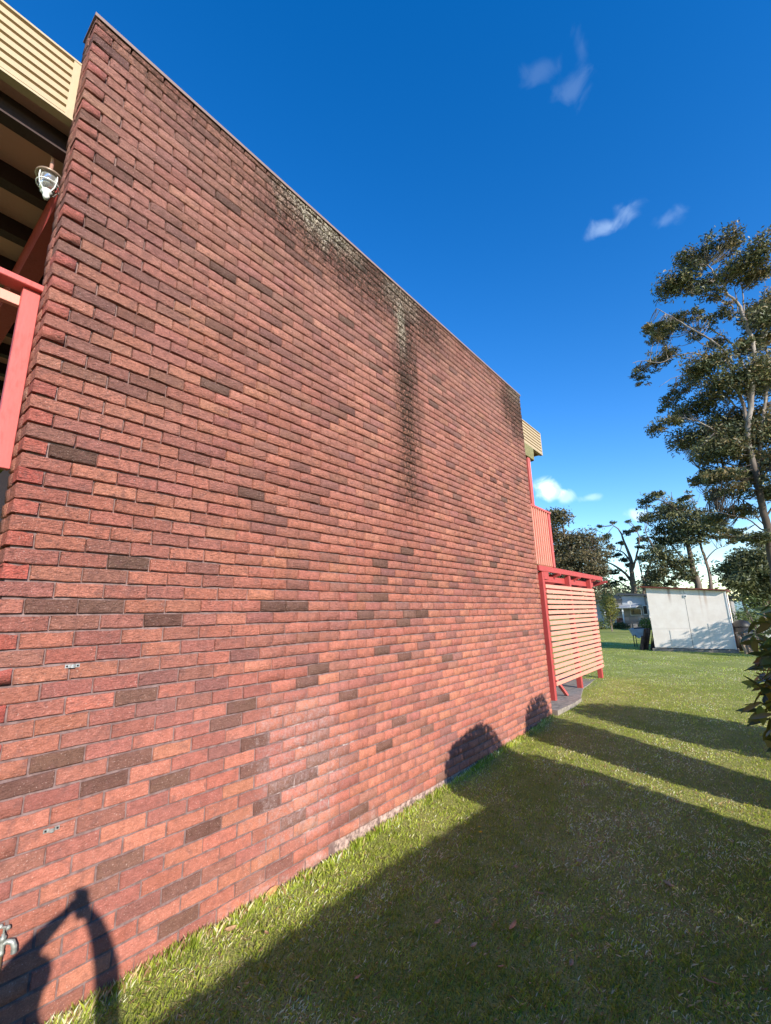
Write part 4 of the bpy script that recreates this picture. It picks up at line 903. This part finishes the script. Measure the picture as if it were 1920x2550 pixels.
# ------------------------------------------------------------------ houses beyond
def house_left():
    t = empty('grey_house', (-4.5, 48, .25), 'pale grey weatherboard house with skillion roof and verandah', 'house'); L = Vector(t.location)
    def part(mb, n, mat, par=None): o = mb.build(n, mat, par or t); o.location = -L if par is None else (0, 0, 0); return o
    wl = simple('grey_weatherboard', (.40, .44, .50), .8, .2, 0, .1, 2); wl2 = simple('grey_brown_wall', (.27, .25, .25), .8, .2, 0, .15, 3); rf = simple('dark_roof_edge', (.06, .065, .075), .6); tin = simple('tin_roof', (.42, .44, .46), .5, .4, .2, .15, 3)
    m = MB(); m.add([(-7.0, 45, .2), (1.5, 45, .2), (1.5, 45, 2.45), (-7.0, 45, 3.12), (-7.0, 53, .2), (1.5, 53, .2), (1.5, 53, 2.45), (-7.0, 53, 3.12)], [(0,1,2,3), (7,6,5,4), (0,4,5,1), (1,5,6,2), (2,6,7,3), (3,7,4,0)])
    wall = part(m, 'wall', wl2)
    for i in range(8):
        z = 2.02+i*.14
        if z > 3.0: break
        part(MB().box(-6.35, -4.55, 44.965, 44.998, z, min(z+.135, 3.02)), 'board', wl)
    m = MB(); m.add([(-6.6, 44.5, 3.14), (2.0, 44.5, 2.50), (2.0, 53.4, 2.50), (-6.6, 53.4, 3.14), (-6.6, 44.5, 3.30), (2.0, 44.5, 2.66), (2.0, 53.4, 2.66), (-6.6, 53.4, 3.30)], [(3,2,1,0), (4,5,6,7), (0,1,5,4), (1,2,6,5), (2,3,7,6), (3,0,4,7)]); part(m, 'roof', rf)
    m = MB(); m.add([(-9.5, 43.9, 2.55), (-6.35, 43.9, 2.72), (-6.35, 50, 2.9), (-9.5, 50, 2.7), (-9.5, 43.9, 2.63), (-6.35, 43.9, 2.80), (-6.35, 50, 2.98), (-9.5, 50, 2.78)], [(3,2,1,0), (4,5,6,7), (0,1,5,4), (1,2,6,5), (2,3,7,6), (3,0,4,7)]); part(m, 'roof', rf)
    part(MB().box(-9.3, -7.01, 45.2, 49, .2, 2.5), 'wing_wall', wl)
    m = MB(); m.add([(-7.6, 42.6, 1.93), (-4.9, 42.6, 1.95), (-4.9, 44.96, 2.2), (-7.6, 44.96, 2.2), (-7.6, 42.6, 1.99), (-4.9, 42.6, 2.01), (-4.9, 44.96, 2.26), (-7.6, 44.96, 2.26)], [(3,2,1,0), (4,5,6,7), (0,1,5,4), (1,2,6,5), (2,3,7,6), (3,0,4,7)]); part(m, 'verandah_roof', tin)
    for x in (-7.4, -5.95): part(MB().box(x-.05, x+.05, 42.7, 42.8, .2, 1.93), 'verandah_post', MAT['white'])
    for x0, x1, z0, z1 in ((-5.75, -4.95, 1.35, 1.85), (-4.72, -4.45, 1.4, 2.1), (-5.1, -4.7, .55, .95)):
        w = part(MB().box(x0-.05, x1+.05, 44.95, 44.99, z0-.05, z1+.05), 'window', MAT['white']); MB().box(x0, x1, 44.93, 44.947, z0, z1).build('pane', MAT['glass'], w)
    for x in (-4.32, -4.1, -3.95): part(MB().tube([(x, 44.86, .2), (x, 44.86, 2.75)], .04, 8), 'downpipe', MAT['white'])
    d = MB(); d.lathe([(0, 0), (.12, .02), (.2, .06), (.195, .065), (.11, .025), (0, .006)], n=18); o = part(d, 'satellite_dish', simple('dish_grey', (.35, .35, .34), .6)); o.location = Vector((-5.35, 42.9, 2.35))-L; o.rotation_euler = (R(60), R(25), 0)
    part(MB().tube([(-5.35, 42.95, 2.0), (-5.35, 42.92, 2.36)], .02, 6), 'dish_pole', MAT['white'])
    part(MB().box(-7.0, -6.3, 44.93, 44.995, .25, 1.1), 'door', simple('brown_door', (.10, .045, .035), .7))
house_left()
def chair(x, y, rz, lab):
    g = gzf(x, y); t = empty('garden_chair', (x, y, g), lab, 'chair', 'chairs under the verandah', rz); w = simple('chair_timber', (.42, .27, .19), .7) if 'chair_timber' not in bpy.data.materials else bpy.data.materials['chair_timber']
    MB().box(-.25, .25, -.25, .25, .40, .44).build('seat', w, t); MB().box(-.25, .25, .23, .27, .45, .92).build('backrest', w, t)
    for sx in (-1, 1):
        for sy in (-1, 1): MB().bar((sx*.22, sy*.22, 0), (sx*.22, sy*.22, .40), .05, .05, (0, 1, 0)).build('leg', w, t)
        MB().box(sx*.25-.03, sx*.25+.03, -.25, .25, .60, .64).build('armrest', w, t)
chair(-5.05, 42.3, .3, 'pale timber garden chair between the other two verandah chairs'); chair(-5.75, 42.2, -.5, 'pale timber garden chair beside the white verandah post'); chair(-4.35, 42.4, .1, 'pale timber garden chair nearest the white downpipes')
def house_right():
    g = gzf(5, 56); t = empty('green_roofed_house', (5, 58, g), 'low white house with pale green metal roof beyond the bushes', 'house'); L = Vector(t.location)
    def part(mb, n, mat): o = mb.build(n, mat, t); o.location = -L; return o
    gr = simple('pale_green_roof', (.36, .50, .42), .5, .4, .1, .08, 2); wh = simple('white_wall', (.62, .62, .60), .8)
    part(MB().box(1.6, 10, 56, 64, g-.2, 1.30), 'wall', wh)
    m = MB(); m.add([(1.2, 55.3, 1.30), (10.4, 55.3, 1.30), (10.4, 60, 2.2), (1.2, 60, 2.2), (10.4, 64.7, 1.3), (1.2, 64.7, 1.3), (1.2, 55.3, 1.42), (10.4, 55.3, 1.42), (10.4, 60, 2.32), (1.2, 60, 2.32), (10.4, 64.7, 1.42), (1.2, 64.7, 1.42)],
        [(3,2,1,0), (5,4,2,3), (6,7,8,9), (9,8,10,11), (0,1,7,6), (4,5,11,10), (1,2,8,7), (2,4,10,8), (0,6,9,3), (3,9,11,5)]); part(m, 'roof', gr)
    part(MB().box(1.3, 10.3, 55.18, 55.29, 1.18, 1.32), 'gutter', simple('dark_gutter', (.07, .09, .08), .6))
    for x in (1.9, 3.3, 4.6): 
        w = part(MB().box(x, x+.9, 55.94, 55.99, -.3, .9), 'window', MAT['dark'])
house_right()

# ------------------------------------------------------------------ boundary fence behind the photographer's right shoulder
def fence():
    x0 = 4.92; t = empty('paling_fence', (x0, -2, 0), 'grey timber paling fence at lawn edge behind the shrubs', 'fence'); L = Vector(t.location)
    wood = simple('grey_paling', (.26, .22, .18), .9, .2, 0, .3, 8, .003); me = []
    for q in range(3): me.append(MB().box(0, .016, 0, .096, 0, 2.04-.006*q, .002).mesh('paling', wood))
    for i in range(88):
        y = 2.26-i*.1; o = link('paling', me[i % 3], t); o.location = Vector((x0-.02*(y+2)*.35, y, gzf(x0, y)-.02))-L; o.scale.z = 1+.0125*(2.3-y)
    for z in (.4, 1.6): o = MB().bar((x0+.06-.02*1.5, 2.3, z), (x0+.06+.045, -6.5, z), .06, .08).build('rail', wood, t); o.location = -L
    for y in (2.2, -.2, -2.6, -5.0): o = MB().box(x0+.10, x0+.20, y-.05, y+.05, -.1, 1.85).build('post', wood, t); o.location = -L
fence()

# ------------------------------------------------------------------ the photographer
def person():
    f = np.array([-math.sin(YAW), math.cos(YAW), 0]); r = np.array([math.cos(YAW), math.sin(YAW), 0]); C = np.array([CAM[0], CAM[1], 0]); T = C-.42*f
    g = gzf(T[0], T[1]); base = np.array([T[0], T[1], g]); J = []; E = []; RAD = []
    def j(p, rad, par=None):
        J.append(tuple(p)); RAD.append(rad)
        if par is not None: E.append((par, len(J)-1))
        return len(J)-1
    P = lambda a, b, z: T+a*r+b*f+np.array([0, 0, z+g])
    pel = j(P(0, 0, .95), .155); sp = j(P(0, .0, 1.15), .14, pel); ch = j(P(0, .0, 1.34), .155, sp); nk = j(P(0, .01, 1.49), .062, ch); hb = j(P(0, .03, 1.56), .075, nk); hd = j(P(0, .04, 1.65), .098, hb); j(P(0, .035, 1.72), .075, hd)
    for s in (-1, 1):
        sh = j(P(s*.185, .02, 1.415), .080, ch); e1 = j(P(s*.27, .11, 1.35), .068, sh); el = j(P(s*.325, .19, 1.34), .068, e1); fa = j(P(s*.25, .29, 1.56), .064, el); wr = j(P(s*.13, .36, 1.715), .043, fa); pa = j(P(s*.068, .38, 1.765), .042, wr)
        for q in range(4):
            k1 = j(P(s*(.058-.004*q), .392, 1.782+.014*q-.02), .0095, pa); k2 = j(P(s*.050, .404, 1.792+.016*q-.02), .009, k1); j(P(s*.026, .405, 1.796+.016*q-.02), .008, k2)
        th = j(P(s*.05, .372, 1.76), .011, pa); j(P(s*.03, .378, 1.785), .009, th)
        hp = j(P(s*.095, 0, .88), .105, pel); kn = j(P(s*.11, .02, .49), .062, hp); an = j(P(s*.12, -.01, .095), .042, kn); hl = j(P(s*.12, .0, .05), .042, an); j(P(s*.14, .17, .035), .034, hl)
    me = bpy.data.meshes.new('body'); me.from_pydata([tuple(np.array(p)-base) for p in J], E, [])
    o = link('person', me); o.location = base
    tag(o, 'person on the lawn with both arms raised to hold a phone', 'person')
    md = o.modifiers.new('skin', 'SKIN'); md.use_smooth_shade = True
    me.skin_vertices[0].data
    for i, sv in enumerate(me.skin_vertices[0].data): sv.radius = (RAD[i], RAD[i]*(.72 if i in (0, 1, 2) else 1)); sv.use_root = (i == 0)
    o.modifiers.new('sub', 'SUBSURF').levels = 1; o.modifiers['sub'].render_levels = 2
    m = NT('clothed_person'); x, y, z = m.xyz(); c = m.mix(m.math('GREATER_THAN', z, g+.97), (.05, .06, .09), (.20, .22, .26)); c = m.mix(m.math('GREATER_THAN', z, g+1.475), c, (.45, .27, .2)); m.bsdf(c, .85); me.materials.append(m.m)
    # hair as a cap of the head
    hc = MB(); 
    for zz in range(1): hc.lathe([(.102, .0), (.108, .05), (.095, .09), (.06, .118), (0, .128)], (T[0]+.035*f[0]-base[0], T[1]+.035*f[1]-base[1], 1.655), 18)
    hc.build('hair', simple('brown_hair', (.03, .02, .015), .6), o)
    ph = MB().box(-.0385, .0385, -.145, .018, -.0105, -.002, .003); k = MAT['dark']
    po = ph.build('phone', simple('black_phone', (.02, .02, .022), .3, .5)); tag(po, 'black mobile phone held up by the person', 'phone')
    po.matrix_world = Matrix(((RT[0], UP[0], FW[0], CAM[0]-FW[0]*.012), (RT[1], UP[1], FW[1], CAM[1]-FW[1]*.012), (RT[2], UP[2], FW[2], CAM[2]-FW[2]*.012), (0, 0, 0, 1)))
person()

# ------------------------------------------------------------------ small things lying on the lawn
def ground_px(u, v):
    z = 0.0
    for _ in range(4):
        d = FW + RT*((u-960)/FPX) - UP*((v-1275)/FPX); t = (z-CAM[2])/d[2]; p = CAM+d*t; z = gzf(p[0], p[1])
    return p[0], p[1], z
def litter():
    tan = simple('dry_leaf', (.42, .25, .13), .8, .2, 0, .3, 40); r = random.Random(4); ms = []
    for q in range(4):
        mb = MB(); L, W, b = r.uniform(.05, .085), r.uniform(.012, .02), r.uniform(.1, .35); V = []
        for s_, w_ in ((0, .05), (.25, .7), (.5, 1), (.75, .75), (1, .05)): V += [(s_*L, -w_*W, b*L*(s_-.5)**2+.004), (s_*L, 0, b*L*(s_-.5)**2), (s_*L, w_*W, b*L*(s_-.5)**2+.003)]
        mb.add(V, [(3*i+j, 3*i+3+j, 3*i+4+j, 3*i+1+j) for i in range(4) for j in (0, 1)], True); ms.append(mb.mesh('fallen_leaf', tan))
    for u, v in [(795, 2160), (820, 2140), (590, 2318), (660, 2330), (1450, 2150), (1290, 2170), (1330, 2230), (1100, 2300), (1190, 2360), (1360, 1960), (1270, 2330), (1500, 2300), (1650, 2200), (1750, 2450), (900, 2440), (1420, 2420), (1240, 2420), (1440, 1800), (1395, 1785), (1850, 1690), (1700, 1730), (1610, 1760)]:
        x, y, z = ground_px(u, v); o = link('fallen_leaf', ms[r.randrange(4)]); o.location = (x, y, z+.022); o.rotation_euler = (r.uniform(-.3, .3), r.uniform(-.3, .3), r.uniform(0, 6.28)); s = r.uniform(.7, 1.1); o.scale = (s, s, s)
        tag(o, 'small dry tan leaf fallen on the lawn', 'leaf', 'dry leaves fallen on the lawn')
    # the large orange leaf against the wall
    mb = MB(); V = [(0, 0, 0)]+[(0.004+.006*math.sin(k), .055*math.cos(k*2*math.pi/12)*(1+.15*math.cos(k*4)), .028+.028*math.sin(k*2*math.pi/12)) for k in range(12)]; V[0] = (.012, 0, .028)
    mb.add(V, [(0, k+1, (k+1) % 12+1) for k in range(12)], True); o = mb.build('fallen_leaf', simple('orange_leaf', (.50, .25, .11), .7, .2, 0, .25, 40)); o.location = (.022, 1.72, .0); o.rotation_euler = (.25, 0, 0); tag(o, 'broad orange brown leaf lying against foot of brick wall', 'leaf')
    ye = simple('yellow_petal', (.75, .45, .02), .6, .2, 0, .1)
    for i, (u, v, s, lab) in enumerate(((1197, 2083, 1.0, 'bright yellow dandelion flower in shaded lawn'), (1194, 2070, .75, 'smaller pale yellow dandelion flower behind the bright one'))):
        x, y, z = ground_px(u, v); t = empty('dandelion', (x, y, z), lab, 'flower'); MB().tube([(0, 0, -.01), (.004, 0, .032)], .0016, 5).build('stalk', simple('stalk_green', (.12, .16, .04), .7), t)
        fl = MB()
        for k in range(16):
            a = k*2*math.pi/16; c_, s_ = math.cos(a), math.sin(a); fl.add([(0, 0, .032), (.012*c_-.003*s_, .012*s_+.003*c_, .037), (.018*c_, .018*s_, .034+.004*(k % 2)), (.012*c_+.003*s_, .012*s_-.003*c_, .037)], [(0, 1, 2, 3)])
        o = fl.build('petals', ye, t); o.scale = (s, s, 1)
litter()
